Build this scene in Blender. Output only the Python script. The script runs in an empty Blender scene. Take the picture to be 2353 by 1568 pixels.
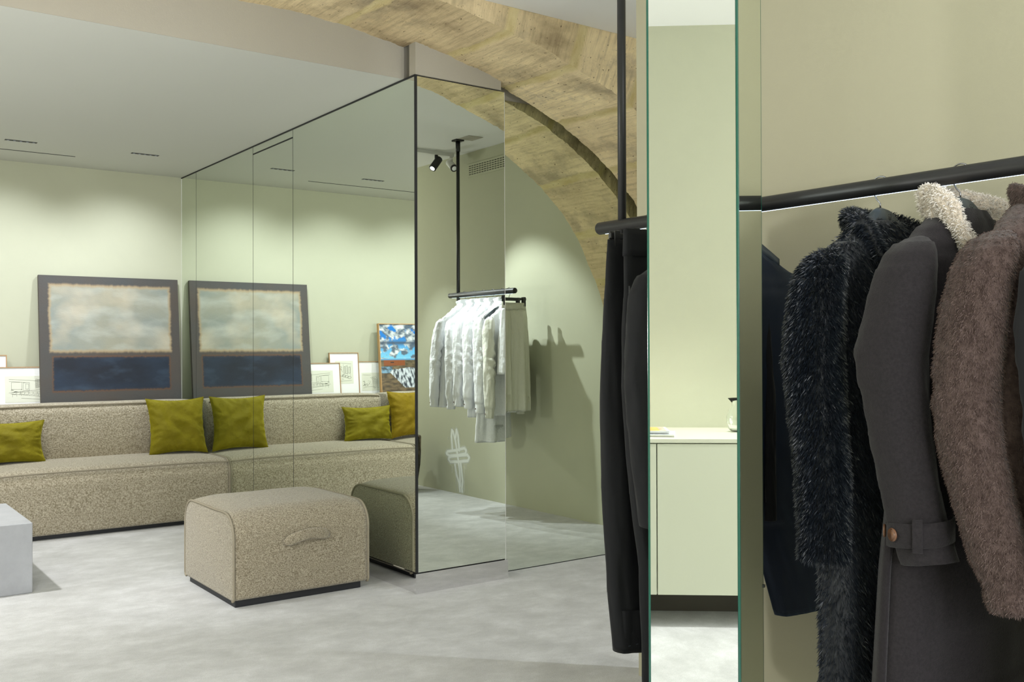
import bpy, bmesh, math, random
import numpy as np
from mathutils import Vector, Matrix, noise as mn

# ------------------------------------------------------------------ camera, world, exposure
SC = bpy.context.scene
COL = SC.collection
F_PX = 2244.367
cam_d = bpy.data.cameras.new('camera'); cam = bpy.data.objects.new('camera', cam_d); COL.objects.link(cam)
cam_d.sensor_width = 36.0; cam_d.lens = F_PX / 2353 * 36.0; cam_d.clip_start = 0.05
_r = Vector((0.806473719, -0.591261023, -0.003246929)); _u = Vector((-0.0009076, -0.006729362, 0.999976946)); _f = Vector((0.591269242, 0.806452180, 0.005963683))
m = Matrix((_r, _u, -_f)).transposed().to_4x4(); m.translation = (0, 0, 1.22)
cam.matrix_world = m
SC.camera = cam
SC.view_settings.view_transform = 'Standard'; SC.view_settings.look = 'None'
SC.view_settings.gamma = 1.0; SC.view_settings.use_curve_mapping = False
SC.view_settings.exposure = 0.55
w = bpy.data.worlds.new('world'); SC.world = w; w.use_nodes = True
w.node_tree.nodes['Background'].inputs[0].default_value = (0.93, 0.96, 1.0, 1)
w.node_tree.nodes['Background'].inputs[1].default_value = 1.0


def lamp(kind, loc, target, power, color=(1, 1, 1), size=0.1, size_y=None, angle=60, blend=0.6, name='lamp'):
    d = bpy.data.lights.new(name, kind); d.energy = power; d.color = color
    if kind == 'AREA':
        d.shape = 'RECTANGLE' if size_y else 'DISK'; d.size = size
        if size_y: d.size_y = size_y
    elif kind == 'SPOT':
        d.spot_size = math.radians(angle); d.spot_blend = blend; d.shadow_soft_size = size
    else:
        d.shadow_soft_size = size
    o = bpy.data.objects.new(name, d); COL.objects.link(o); o.location = loc
    v = Vector(target) - Vector(loc); o.rotation_euler = v.to_track_quat('-Z', 'Y').to_euler()
    return o


WARM = (1.0, 0.97, 0.92); NEUT = (1.0, 1.0, 1.0); COOL = (0.93, 0.98, 1.06)
# added soft area fill behind the viewpoint, set before an invented window
lamp('AREA', (0.9, -2.3, 1.5), (1.2, 4, 1.4), 95, (0.96, 0.99, 1.03), 2.9, 2.3, name='front_fill')
# added point fills without fixtures, all outside the frame and the reflections
for (x, y, z, e) in [(0.1, 3.1, 1.25, 40), (-0.45, 5.3, 1.6, 12), (0.5, -0.9, 1.5, 28), (3.3, -0.6, 1.8, 50)]:
    lamp('POINT', (x, y, z), (x, y, 0), e, NEUT, 0.12, name='fill_point')
# ceiling spots over the front of the shop, the last two added unseen fill
lamp('SPOT', (0.12, 1.42, 2.79), (0.12, 1.42, 0), 150, NEUT, 0.05, angle=62, blend=0.7, name='ceiling_spot')
lamp('SPOT', (1.25, 0.5, 2.79), (1.9, 1.2, 0.6), 9, NEUT, 0.05, angle=80, blend=0.8, name='ceiling_spot')
lamp('SPOT', (0.5, 3.5, 2.79), (1.7, 3.9, 0.0), 10, NEUT, 0.05, angle=85, blend=0.8, name='ceiling_spot')
# lounge downlights (recessed slots near the back wall)
for k in range(4):
    x = 1.975 - 0.79 * k
    lamp('SPOT', (x, 7.03, 2.56), (x, 7.75, 1.35), 52, COOL, 0.05, angle=104, blend=1.0, name='slot_light')
lamp('SPOT', (0.1, 5.5, 2.56), (0.75, 5.6, 0.0), 170, NEUT, 0.05, angle=72, blend=0.8, name='lounge_spot')
lamp('SPOT', (0.9, 6.5, 2.56), (1.3, 6.95, 0.4), 42, NEUT, 0.05, angle=95, blend=0.9, name='lounge_spot')  # added unseen spot to brighten the top of the sofa seat
lamp('SPOT', (-0.5, 4.7, 2.5), (1.64, 4.78, 0.28), 75, COOL, 0.05, angle=28, blend=0.8, name='lounge_spot')
# corridor behind the partition
lamp('SPOT', (3.3, 2.30, 2.62), (4.28, 2.80, 1.35), 105, COOL, 0.02, angle=52, blend=0.6, name='track_spot')
lamp('SPOT', (3.25, 1.25, 2.62), (4.0, 2.35, 1.15), 95, COOL, 0.02, angle=40, blend=0.6, name='track_spot')
lamp('SPOT', (3.5, 1.0, 2.62), (4.35, 1.6, 0.3), 55, COOL, 0.02, angle=55, blend=0.6, name='track_spot')
lamp('SPOT', (3.6, 1.62, 2.62), (3.3, 2.5, 0.0), 75, COOL, 0.02, angle=75, blend=0.6, name='track_spot')


# ------------------------------------------------------------------ helpers
def lin(c):
    return tuple((v / 12.92 if v <= 0.04045 else ((v + 0.055) / 1.055) ** 2.4) for v in [q / 255 for q in c])


def new_mat(name):
    mt = bpy.data.materials.new(name); mt.use_nodes = True
    nt = mt.node_tree; b = nt.nodes['Principled BSDF']
    return mt, nt, b


def N(nt, t, **kw):
    n = nt.nodes.new(t)
    for k, v in kw.items():
        if k in n.inputs.keys() if hasattr(n.inputs, 'keys') else False: n.inputs[k].default_value = v
        else: setattr(n, k, v)
    return n


def mat(name, col, rough=0.6, metal=0.0, bump=None, sheen=0.0, col2=None, cscale=6.0, spec=0.5, sheen_tint=None, aniso=None, contrast=(0.35, 0.65)):
    """colour (linear) with optional noise mix to col2; bump=(scale, strength, kind)"""
    mt, nt, b = new_mat(name)
    b.inputs['Base Color'].default_value = (*col, 1)
    b.inputs['Roughness'].default_value = rough; b.inputs['Metallic'].default_value = metal
    b.inputs['Specular IOR Level'].default_value = spec
    if sheen:
        b.inputs['Sheen Weight'].default_value = sheen; b.inputs['Sheen Roughness'].default_value = 0.45
        if sheen_tint: b.inputs['Sheen Tint'].default_value = (*sheen_tint, 1)
    tc = nt.nodes.new('ShaderNodeTexCoord')
    src = tc.outputs['Object']
    if aniso:
        mp = nt.nodes.new('ShaderNodeMapping'); mp.inputs['Scale'].default_value = aniso
        nt.links.new(src, mp.inputs['Vector']); src2 = mp.outputs['Vector']
    else: src2 = src
    if col2:
        n = nt.nodes.new('ShaderNodeTexNoise'); n.inputs['Scale'].default_value = cscale; n.inputs['Detail'].default_value = 6
        n.inputs['Roughness'].default_value = 0.65
        nt.links.new(src2, n.inputs['Vector'])
        r = nt.nodes.new('ShaderNodeMapRange'); r.inputs['From Min'].default_value = contrast[0]; r.inputs['From Max'].default_value = contrast[1]
        nt.links.new(n.outputs['Fac'], r.inputs['Value'])
        mx = nt.nodes.new('ShaderNodeMix'); mx.data_type = 'RGBA'
        mx.inputs['A'].default_value = (*col, 1); mx.inputs['B'].default_value = (*col2, 1)
        nt.links.new(r.outputs['Result'], mx.inputs['Factor']); nt.links.new(mx.outputs['Result'], b.inputs['Base Color'])
    if bump:
        sc, st, kind = bump
        if kind == 'noise':
            t = nt.nodes.new('ShaderNodeTexNoise'); t.inputs['Scale'].default_value = sc; t.inputs['Detail'].default_value = 4; o = t.outputs['Fac']
        else:
            t = nt.nodes.new('ShaderNodeTexVoronoi'); t.inputs['Scale'].default_value = sc; t.feature = 'SMOOTH_F1'; t.inputs['Smoothness'].default_value = 0.6; o = t.outputs['Distance']
        nt.links.new(src, t.inputs['Vector'])
        bp = nt.nodes.new('ShaderNodeBump'); bp.inputs['Strength'].default_value = st; bp.inputs['Distance'].default_value = 1.0 / sc
        nt.links.new(o, bp.inputs['Height']); nt.links.new(bp.outputs['Normal'], b.inputs['Normal'])
    return mt


def mirror_mat(name, tint):
    mt, nt, b = new_mat(name)
    b.inputs['Base Color'].default_value = (*tint, 1); b.inputs['Metallic'].default_value = 1; b.inputs['Roughness'].default_value = 0.0
    return mt


def vcol_mat(name, rough=0.6, bump=None, spec=0.4):
    mt, nt, b = new_mat(name)
    a = nt.nodes.new('ShaderNodeAttribute'); a.attribute_name = 'paint'
    nt.links.new(a.outputs['Color'], b.inputs['Base Color']); b.inputs['Roughness'].default_value = rough
    b.inputs['Specular IOR Level'].default_value = spec
    if bump:
        tc = nt.nodes.new('ShaderNodeTexCoord')
        t = nt.nodes.new('ShaderNodeTexNoise'); t.inputs['Scale'].default_value = bump[0]
        mp = nt.nodes.new('ShaderNodeMapping'); mp.inputs['Scale'].default_value = (1, 1, 5)
        nt.links.new(tc.outputs['Object'], mp.inputs['Vector']); nt.links.new(mp.outputs['Vector'], t.inputs['Vector'])
        bp = nt.nodes.new('ShaderNodeBump'); bp.inputs['Strength'].default_value = bump[1]; bp.inputs['Distance'].default_value = 0.002
        nt.links.new(t.outputs['Fac'], bp.inputs['Height']); nt.links.new(bp.outputs['Normal'], b.inputs['Normal'])
    return mt


def emit_mat(name, col, s):
    mt, nt, b = new_mat(name)
    b.inputs['Base Color'].default_value = (*col, 1)
    b.inputs['Emission Color'].default_value = (*col, 1); b.inputs['Emission Strength'].default_value = s
    return mt


def mk(name, verts, faces, mt, parent=None, smooth=True, loc=None):
    me = bpy.data.meshes.new(name)
    if isinstance(verts, np.ndarray): verts = verts.tolist()
    me.from_pydata(verts, [], faces if isinstance(faces, list) else faces.tolist())
    if smooth: me.polygons.foreach_set('use_smooth', [True] * len(me.polygons))
    me.materials.append(mt); me.update()
    o = bpy.data.objects.new(name, me); COL.objects.link(o)
    if parent is not None: o.parent = parent
    if loc is not None: o.location = loc
    return o


class MB:
    def __init__(s): s.v = []; s.f = []

    def add(s, V, F):
        k = len(s.v); s.v += [tuple(map(float, q)) for q in V]; s.f += [tuple(int(i) + k for i in q) for q in F]; return s

    def box(s, x0, x1, y0, y1, z0, z1):
        V = [(x0, y0, z0), (x1, y0, z0), (x1, y1, z0), (x0, y1, z0), (x0, y0, z1), (x1, y0, z1), (x1, y1, z1), (x0, y1, z1)]
        F = [(0, 3, 2, 1), (4, 5, 6, 7), (0, 1, 5, 4), (1, 2, 6, 5), (2, 3, 7, 6), (3, 0, 4, 7)]
        return s.add(V, F)

    def tube(s, pts, r, n=12, caps=True, flat=None):
        """pts list of 3d points, r float or list; flat=(a,b) elliptical"""
        V, F = tube(pts, r, n, caps, flat); return s.add(V, F)

    def build(s, name, mt, parent=None, smooth=False, bevel=0.0, seg=2):
        o = mk(name, s.v, s.f, mt, parent, smooth)
        if bevel:
            md = o.modifiers.new('bevel', 'BEVEL'); md.width = bevel; md.segments = seg; md.limit_method = 'ANGLE'
        return o


def tube(pts, r, n=12, caps=True, flat=None, up=None):
    P = [Vector(p) for p in pts]; m_ = len(P)
    R = r if isinstance(r, (list, tuple)) else [r] * m_
    V = []; F = []
    t0 = (P[1] - P[0]).normalized()
    ref = Vector(up) if up else (Vector((0, 0, 1)) if abs(t0.z) < 0.9 else Vector((1, 0, 0)))
    for i in range(m_):
        t = (P[min(i + 1, m_ - 1)] - P[max(i - 1, 0)]).normalized()
        a = (ref - t * ref.dot(t)).normalized(); b = t.cross(a)
        if not up: ref = a
        fa, fb = flat if flat else (1, 1)
        for k in range(n):
            th = 2 * math.pi * k / n
            q = P[i] + (a * math.cos(th) * fa + b * math.sin(th) * fb) * R[i]
            V.append(tuple(q))
    for i in range(m_ - 1):
        for k in range(n):
            F.append((i * n + k, i * n + (k + 1) % n, (i + 1) * n + (k + 1) % n, (i + 1) * n + k))
    if caps:
        F.append(tuple(range(n - 1, -1, -1))); F.append(tuple((m_ - 1) * n + k for k in range(n)))
    return V, F


def empty(name, loc=(0, 0, 0), rz=0.0, label=None, cat=None, group=None, rx=0.0):
    o = bpy.data.objects.new(name, None); COL.objects.link(o); o.location = loc; o.rotation_euler = (rx, 0, rz)
    o.empty_display_size = 0.1
    if label: tag(o, label, cat, group)
    return o


def tag(o, label=None, cat=None, group=None, kind=None):
    if label: o['label'] = label
    if cat: o['category'] = cat
    if group: o['group'] = group
    if kind: o['kind'] = kind
    return o


def st(o): o['kind'] = 'structure'; return o


def nz(x, y, z=0.0): return mn.noise(Vector((x, y, z)))


def fbm(x, y, z=0.0, o=4):
    s = 0; a = 0.5
    for _ in range(o):
        s += a * mn.noise(Vector((x, y, z))); x *= 2.03; y *= 2.03; z *= 2.03; a *= 0.5
    return s


def interp(t, xs, ys): return float(np.interp(t, xs, ys))


# ------------------------------------------------------------------ key dimensions
XL, XR = -0.725, 4.443            # left / right walls
YF, YB = -2.6, 7.823              # front end / lounge back wall
H1, H2 = 2.575, 2.812             # lounge ceiling, shop ceiling
XM, YM, XM2, Y2 = 2.476, 4.181, 3.019, 4.296   # mirror column corner, its right corner, second mirror plane
YA, YJ = 3.682, 4.24              # arch thickness

# ------------------------------------------------------------------ setting materials
WALL = (0.475, 0.48, 0.355)
M_wall = mat('sage_plaster', WALL, 0.75, bump=(380, 0.12, 'noise'), col2=tuple(c * 0.97 for c in WALL), cscale=3)
M_wall_in = mat('beige_plaster', (0.45, 0.425, 0.30), 0.75, bump=(380, 0.12, 'noise'))
M_ceil = mat('ceiling_paint', (0.72, 0.72, 0.70), 0.85, bump=(260, 0.08, 'noise'))
M_fascia = mat('fascia_paint', (0.40, 0.375, 0.315), 0.85, bump=(200, 0.1, 'noise'))
M_black = mat('black_gap', (0.012, 0.013, 0.014), 0.6)
M_mirror = mirror_mat('mirror_glass', (0.86, 0.915, 0.83))
M_mirror_g = mirror_mat('mirror_glass_greenish', (0.84, 0.89, 0.80))
M_mirror_p = mirror_mat('mirror_glass_clear', (0.93, 0.965, 0.92))
M_steel = mirror_mat('polished_steel_plinth', (0.80, 0.79, 0.80)); M_steel.node_tree.nodes['Principled BSDF'].inputs['Roughness'].default_value = 0.04
M_edge = mat('green_glass_edge', (0.006, 0.085, 0.055), 0.2, spec=0.8)
M_white_metal = mat('white_metal', (0.7, 0.7, 0.68), 0.4)
M_black_metal = mat('black_powder_coat', (0.016, 0.016, 0.017), 0.42, bump=(500, 0.06, 'noise'))

# carpet: short velvet pile with lighter brushed patches
mt, nt, b = new_mat('carpet_pile')
tc = nt.nodes.new('ShaderNodeTexCoord')
n1 = nt.nodes.new('ShaderNodeTexNoise'); n1.inputs['Scale'].default_value = 3.2; n1.inputs['Detail'].default_value = 9; n1.inputs['Roughness'].default_value = 0.72; n1.inputs['Distortion'].default_value = 0.15
mpc = nt.nodes.new('ShaderNodeMapping'); mpc.inputs['Scale'].default_value = (1.6, 2.2, 1); mpc.inputs['Rotation'].default_value = (0, 0, 0.6)
nt.links.new(tc.outputs['Object'], mpc.inputs['Vector']); nt.links.new(mpc.outputs['Vector'], n1.inputs['Vector'])
n2 = nt.nodes.new('ShaderNodeTexNoise'); n2.inputs['Scale'].default_value = 230; n2.inputs['Detail'].default_value = 3
nt.links.new(tc.outputs['Object'], n2.inputs['Vector'])
ad = nt.nodes.new('ShaderNodeMath'); ad.operation = 'MULTIPLY_ADD'; ad.inputs[1].default_value = 0.45
nt.links.new(n2.outputs['Fac'], ad.inputs[0]); nt.links.new(n1.outputs['Fac'], ad.inputs[2])
cr = nt.nodes.new('ShaderNodeValToRGB'); cr.color_ramp.elements[0].position = 0.54; cr.color_ramp.elements[0].color = (0.40, 0.398, 0.39, 1)
cr.color_ramp.elements[1].position = 0.96; cr.color_ramp.elements[1].color = (0.61, 0.61, 0.61, 1)
e = cr.color_ramp.elements.new(0.72); e.color = (0.475, 0.473, 0.466, 1)
nt.links.new(ad.outputs[0], cr.inputs[0]); nt.links.new(cr.outputs[0], b.inputs['Base Color'])
b.inputs['Roughness'].default_value = 0.95; b.inputs['Specular IOR Level'].default_value = 0.1
b.inputs['Sheen Weight'].default_value = 0.25; b.inputs['Sheen Roughness'].default_value = 0.5
bp = nt.nodes.new('ShaderNodeBump'); bp.inputs['Strength'].default_value = 0.5; bp.inputs['Distance'].default_value = 0.004
nt.links.new(n2.outputs['Fac'], bp.inputs['Height']); nt.links.new(bp.outputs['Normal'], b.inputs['Normal'])
M_carpet = mt


def struct_box(name, mt, *a, bevel=0):
    o = MB().box(*a).build(name, mt, bevel=bevel); return st(o)


# ------------------------------------------------------------------ room shell
struct_box('floor', M_carpet, XL - .1, XR + .1, YF - .1, YB + .1, -0.06, 0)
struct_box('wall_left', M_wall, XL - .1, XL, YF, YB, 0, 2.95)
struct_box('wall_right', M_wall, XR, XR + .1, YF, Y2, 0, 2.95)
struct_box('wall_back', M_wall, XL, XM, YB, YB + .1, 0, 2.95)
struct_box('ceiling', M_ceil, XL, XR, YF, YA - 0.002, H2, H2 + .1)
struct_box('ceiling_lounge', mat('lounge_ceiling_paint', (0.56, 0.565, 0.52), 0.85, bump=(260, 0.08, 'noise')), XL, XM - 0.001, Y2, YB, H1, H1 + .06)
o = MB().box(XL, XM, Y2 - 0.004, Y2 + .05, H1 + .0605, 2.99).box(XL, XM, Y2 - 0.004, Y2 - .0005, H1, H1 + .0606).build('wall_fascia', M_fascia); st(o)
# end wall behind the viewpoint, its window invented to let fill light in
mb = MB().box(XL, -0.65, YF - .1, YF, 0, 2.95).box(2.45, XR, YF - .1, YF, 0, 2.95).box(-0.65, 2.45, YF - .1, YF, 2.7, 2.95).box(-0.65, 2.45, YF - .1, YF, 0, 0.25)
st(mb.build('wall_front', M_wall))
wn = empty('added_window_1', (0.9, YF - .05, 0.25)); st(wn)
fr = MB().box(-1.55, -1.5, -.03, .03, 0, 2.45).box(1.5, 1.55, -.03, .03, 0, 2.45).box(-1.5, 1.5, -.03, .03, 0, .05).box(-1.5, 1.5, -.03, .03, 2.4, 2.45).build('added_window_frame', M_black_metal, wn)
# partition between the coat rail and the corridor, mirror column core, wall behind the second mirror
struct_box('wall_partition', M_wall_in, 2.52, 2.64, YF, 2.649, 0, H2)
struct_box('wall_column', M_fascia, XM + .012, XM2 - .002, YM + .012, YB, 0, H1 - .005)
mb = MB().box(XM + 0.001, XM2 - .02, YM, YM + .06, H1, 2.99)      # plaster above the column, under the arch
st(mb.build('wall_over_column', M_fascia))
struct_box('wall_side', M_fascia, XM + .001, XR, Y2 + .012, Y2 + .12, 0, 2.99)

# ------------------------------------------------------------------ mirrors
def mirror_panel(name, quad_box, label, mt, group=None):
    o = MB().box(*quad_box).build(name, mt); tag(o, label, 'mirror', group); return o


seams = [7.472, 6.315, 5.661]
g = 0.0022; BL = 0.103
mirror_panel('mirror_panel', (XM, XM + .006, seams[0] + g, YB - .002, BL, H1 - .008), 'narrow mirror strip in the corner beside the lounge back wall', M_mirror)
mirror_panel('mirror_panel', (XM, XM + .006, seams[1] + g, seams[0] - g, BL, H1 - .008), 'tall mirror panel beside the right end of the sofa, left of the door', M_mirror)
mirror_panel('mirror_panel', (XM, XM + .006, YM + .009, seams[2] - g, BL, H1 - .008), 'widest mirror panel on the column side, behind the ottoman', M_mirror)
mirror_panel('mirror_panel', (XM, XM + .006, seams[2] + g, seams[1] - g, 2.524, H1 - .008), 'low mirror strip above the mirrored door', M_mirror)
dr = empty('door_1', (XM, seams[1], 0)); st(dr)
MB().box(0, .006, seams[2] + g - seams[1] + .001, -g - .001, BL, 2.514).build('door_leaf', M_mirror, dr)
mirror_panel('mirror_panel', (XM + .009, XM2, YM, YM + .006, BL, H1 - .008), 'tall mirror on the front face of the column corner', M_mirror_g)
# second mirror, its top edge cut along the arch
# trims of the column
def trim(n, *a, mt=M_black): return struct_box('trim_%d' % n, mt, *a)


trim(1, XM + .007, XM + .0115, YM + .006, YB, BL - .004, H1 - .004)       # black backing seen in the gaps on the side
trim(2, XM + .006, XM2 - .001, YM + .007, YM + .0115, BL - .004, H1 - .004)
mb = MB().box(XM - .002, XM + .009, YM - .002, YM + .0088, BL, H1 - .006)
st(mb.build('trim_3', M_black))
sk = MB().box(XM - .0015, XM + .006, YM + .006, YB, 0, BL - .004).box(XM - .0095, XM2 + .0095, YM - .0095, YM + .006, 0, BL - .004)
st(sk.build('baseboard_column', M_steel))
struct_box('trim_4', M_white_metal, XM2, XM2 + .004, YM + .001, Y2 + .01, 0, H1 - .008)     # return of the column
struct_box('trim_5', M_black, XM - .004, XM + .012, YM, YB, H1 - .0075, H1 - .0005)
for k_, s_ in enumerate(seams):
    struct_box('trim_%d' % (8 + k_), M_black, XM - .0004, XM + .006, s_ - g + .0002, s_ + g - .0002, BL, H1 - .008)
struct_box('trim_11', M_black, XM - .0006, XM + .006, seams[2] + g, seams[1] - g, 2.5142, 2.5238)
# ------------------------------------------------------------------ stone arch
PX = [-0.73, 1.60, 1.90, 2.07, 2.26, 2.47, 2.69, 2.92, 3.05, 3.237, 3.376, 3.542, 3.718, 3.882, 4.03, 4.16, 4.24, 4.33, 4.40, 4.50]
PZ = [2.80, 2.80, 2.797, 2.788, 2.768, 2.738, 2.695, 2.648, 2.603, 2.546, 2.495, 2.42, 2.315, 2.195, 2.065, 1.89, 1.745, 1.565, 1.37, 1.00]
# dense arc-length sampling, smoothed
pp = [(a, c) for a, c in zip(PX, PZ)]
xs = []; zs = []
seg = np.array(pp); dl = np.r_[0, np.cumsum(np.hypot(*np.diff(seg, axis=0).T))]
S_TOT = dl[-1]; NS = 620
ss = np.linspace(0, S_TOT, NS); ax = np.interp(ss, dl, seg[:, 0]); az = np.interp(ss, dl, seg[:, 1])
ker = np.hanning(31); ker /= ker.sum()
axs = np.convolve(np.pad(ax, 15, mode='edge'), ker, 'valid'); azs = np.convolve(np.pad(az, 15, mode='edge'), ker, 'valid')
axs[:2] = ax[:2]; azs[:2] = az[:2]
JX = [0.55, 1.05, 1.58, 2.13, 2.69, 3.08, 3.46, 3.83, 4.12, 4.29]
js = [float(np.interp(x, ax, ss)) for x in JX]
NY = 56


def joint_f(s, y):
    w_ = 0.03 * nz(y * 3, s * 0.3, 2) + 0.008 * nz(y * 30, s * 8, 5)
    d = min(abs(s + w_ - j) for j in js)
    hw = 0.024 + 0.012 * nz(y * 5, s * 2, 9)
    return max(0.0, min(1.0, (hw + 0.006 - d) / 0.010))


TONES = [.35, .55, .25, .45, .95, .6, .1, .25, .75, .85, .9, .9]


def tone(s): return TONES[sum(1 for j in js if s > j) % len(TONES)]


def arch_pt(i, y):
    i0 = max(i - 1, 0); i1 = min(i + 1, NS - 1)
    tx, tz = axs[i1] - axs[i0], azs[i1] - azs[i0]; L = math.hypot(tx, tz); nx, nz_ = -tz / L, tx / L   # outward (into stone)
    s = ss[i]
    d = 0.010 * fbm(s * 5, y * 2.2, 1) + 0.005 * fbm(s * 26, y * 9, 4) + 0.0025 * fbm(s * 90, y * 40, 7, 2)
    j = joint_f(s, y)
    d = d * (1 - 0.5 * j) + 0.004 * j
    p_ = fbm(s * 60, y * 38, 11, 2)
    if p_ > 0.24: d += (p_ - 0.24) * 0.05 * (1 - j)
    return axs[i] + nx * d, azs[i] + nz_ * d, j


def set_uv_attr(o, uvw, jv):
    me = o.data
    tn = me.attributes.new('tone', 'FLOAT', 'POINT'); tn.data.foreach_set('value', np.array([q[2] for q in uvw], dtype=np.float32))
    uvw = [(q[0], q[1], 0) for q in uvw]
    at = me.attributes.new('joint', 'FLOAT', 'POINT'); at.data.foreach_set('value', np.array(jv, dtype=np.float32))
    au = me.attributes.new('stonecoord', 'FLOAT_VECTOR', 'POINT'); au.data.foreach_set('vector', np.array(uvw, dtype=np.float32).ravel())


mt, nt, b = new_mat('limestone_arch')
aj = nt.nodes.new('ShaderNodeAttribute'); aj.attribute_name = 'joint'
au = nt.nodes.new('ShaderNodeAttribute'); au.attribute_name = 'stonecoord'
def noise_node(scale, mapping=(1, 1, 1), det=6, ro=0.6, dist=0.0):
    mp = nt.nodes.new('ShaderNodeMapping'); mp.inputs['Scale'].default_value = mapping; nt.links.new(au.outputs['Vector'], mp.inputs['Vector'])
    n = nt.nodes.new('ShaderNodeTexNoise'); n.inputs['Scale'].default_value = scale; n.inputs['Detail'].default_value = det; n.inputs['Roughness'].default_value = ro; n.inputs['Distortion'].default_value = dist
    nt.links.new(mp.outputs['Vector'], n.inputs['Vector']); return n.outputs['Fac']
def ramp(fac, stops):
    r = nt.nodes.new('ShaderNodeValToRGB'); els = r.color_ramp.elements
    els[0].position = stops[0][0]; els[0].color = (*stops[0][1], 1); els[1].position = stops[-1][0]; els[1].color = (*stops[-1][1], 1)
    for p_, c in stops[1:-1]: q = els.new(p_); q.color = (*c, 1)
    nt.links.new(fac, r.inputs[0]); return r.outputs[0]
def mixc(f, a, b_, mode='MIX', fv=None):
    m_ = nt.nodes.new('ShaderNodeMix'); m_.data_type = 'RGBA'; m_.blend_type = mode
    if f is not None: nt.links.new(f, m_.inputs['Factor'])
    if fv is not None: m_.inputs['Factor'].default_value = fv
    for k, q in (('A', a), ('B', b_)):
        if isinstance(q, tuple): m_.inputs[k].default_value = (*q, 1)
        else: nt.links.new(q, m_.inputs[k])
    return m_.outputs['Result']
base = ramp(noise_node(2.3, (1, 1.2, 1), 5), [(0.32, lin((158, 144, 114))), (0.45, lin((196, 182, 146))), (0.6, lin((208, 194, 156))), (0.72, lin((172, 160, 132)))])
stri = ramp(noise_node(16, (3.2, 0.22, 1), 5, 0.7), [(0.34, lin((176, 166, 148))), (0.5, lin((232, 226, 212))), (0.66, lin((250, 246, 236)))])
c1 = mixc(None, base, stri, 'MULTIPLY', 0.55)
c1b = mixc(None, c1, (1.75, 1.75, 1.90), 'MULTIPLY', 1.0)
at_ = nt.nodes.new('ShaderNodeAttribute'); at_.attribute_name = 'tone'
dkf = nt.nodes.new('ShaderNodeMath'); dkf.operation = 'MULTIPLY'; dkf.inputs[1].default_value = .7; nt.links.new(at_.outputs['Fac'], dkf.inputs[0])
c1b = mixc(dkf.outputs[0], c1b, mixc(None, c1b, (.60, .56, .52), 'MULTIPLY', 1.0))
grey = ramp(noise_node(1.7, (1.5, 1, 1), 6, 0.7), [(0.52, (0, 0, 0)), (0.68, (0.6, 0.6, 0.6))])
c2 = mixc(grey, c1b, lin((140, 130, 112)))
jc = ramp(noise_node(9, (2, 0.6, 1), 5), [(0.35, lin((206, 186, 132))), (0.65, lin((226, 210, 162)))])
c3 = mixc(aj.outputs['Fac'], c2, jc)
pit = ramp(noise_node(46, (1.5, 0.7, 1), 3, 0.55), [(0.655, (0, 0, 0)), (0.70, (0.85, 0.85, 0.85))])
c4 = mixc(pit, c3, lin((92, 74, 54)))
wsp = ramp(noise_node(7, (1.2, 0.8, 1), 7, 0.8), [(0.70, (0, 0, 0)), (0.77, (0.6, 0.6, 0.6))])
c5 = mixc(wsp, c4, lin((212, 206, 196)))
nt.links.new(c5, b.inputs['Base Color']); b.inputs['Roughness'].default_value = 0.92; b.inputs['Specular IOR Level'].default_value = 0.2
bp = nt.nodes.new('ShaderNodeBump'); bp.inputs['Strength'].default_value = 0.8; bp.inputs['Distance'].default_value = 0.006
nt.links.new(noise_node(60, (2, 0.5, 1), 6, 0.75), bp.inputs['Height']); nt.links.new(bp.outputs['Normal'], b.inputs['Normal'])
M_stone = mt

V = []; Fc = []; J = []; UV = []
for i in range(NS):
    e1 = 0.012 * fbm(ss[i] * 9, 3.3, 0) + 0.008 * fbm(ss[i] * 34, 1.3, 0)     # ragged back edge
    yj = YJ if axs[i] > XM2 - .02 else (YM + .012 if axs[i] > XM else Y2 + .012)
    rag = e1 if axs[i] > XM2 - .02 else 0
    for k in range(NY):
        y = YA + (yj + rag - YA) * k / (NY - 1)
        x, z, j = arch_pt(i, y)
        if k == 0:
            z += 0.004 * nz(ss[i] * 40, 2.2)
        V.append((x, y, z)); J.append(j); UV.append((ss[i], y, tone(ss[i])))
for i in range(NS - 1):
    for k in range(NY - 1):
        a_ = i * NY + k; Fc.append((a_, a_ + 1, a_ + NY + 1, a_ + NY))
nb = len(V)
# front (towards viewer) and back stone faces
for face in (0, 1):
    kk = 0 if face == 0 else NY - 1
    NR = 16
    st0 = len(V)
    for i in range(NS):
        x0, y0, z0 = V[i * NY + kk]
        ztop = 2.99
        for r_ in range(NR):
            t = r_ / (NR - 1)
            # voussoir joints lean outward from the arch centre
            z = z0 + (ztop - z0) * t
            s_eff = ss[i] - (z - z0) * 0.45 * max(0.0, min(1.0, (axs[i] - 1.6) / 2.2))
            dy = 0.010 * fbm(s_eff * 7, z * 7, 3) + 0.004 * fbm(s_eff * 40, z * 30, 5)
            dy = dy * min(1, t * 12)
            y = y0 + (dy if face == 0 else -dy)
            V.append((x0, y, z)); J.append(joint_f(s_eff, 3.7)); UV.append((s_eff + 7, z * 1.3, tone(s_eff)))
    for i in range(NS - 1):
        for r_ in range(NR - 1):
            a_ = st0 + i * NR + r_
            q = (a_, a_ + 1, a_ + NR + 1, a_ + NR)
            Fc.append(q if face == 1 else q[::-1])
arch = mk('stone_arch', V, Fc, M_stone); set_uv_attr(arch, UV, J)
tag(arch, 'rough limestone block arch springing from the right wall across the ceiling', 'arch')

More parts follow.
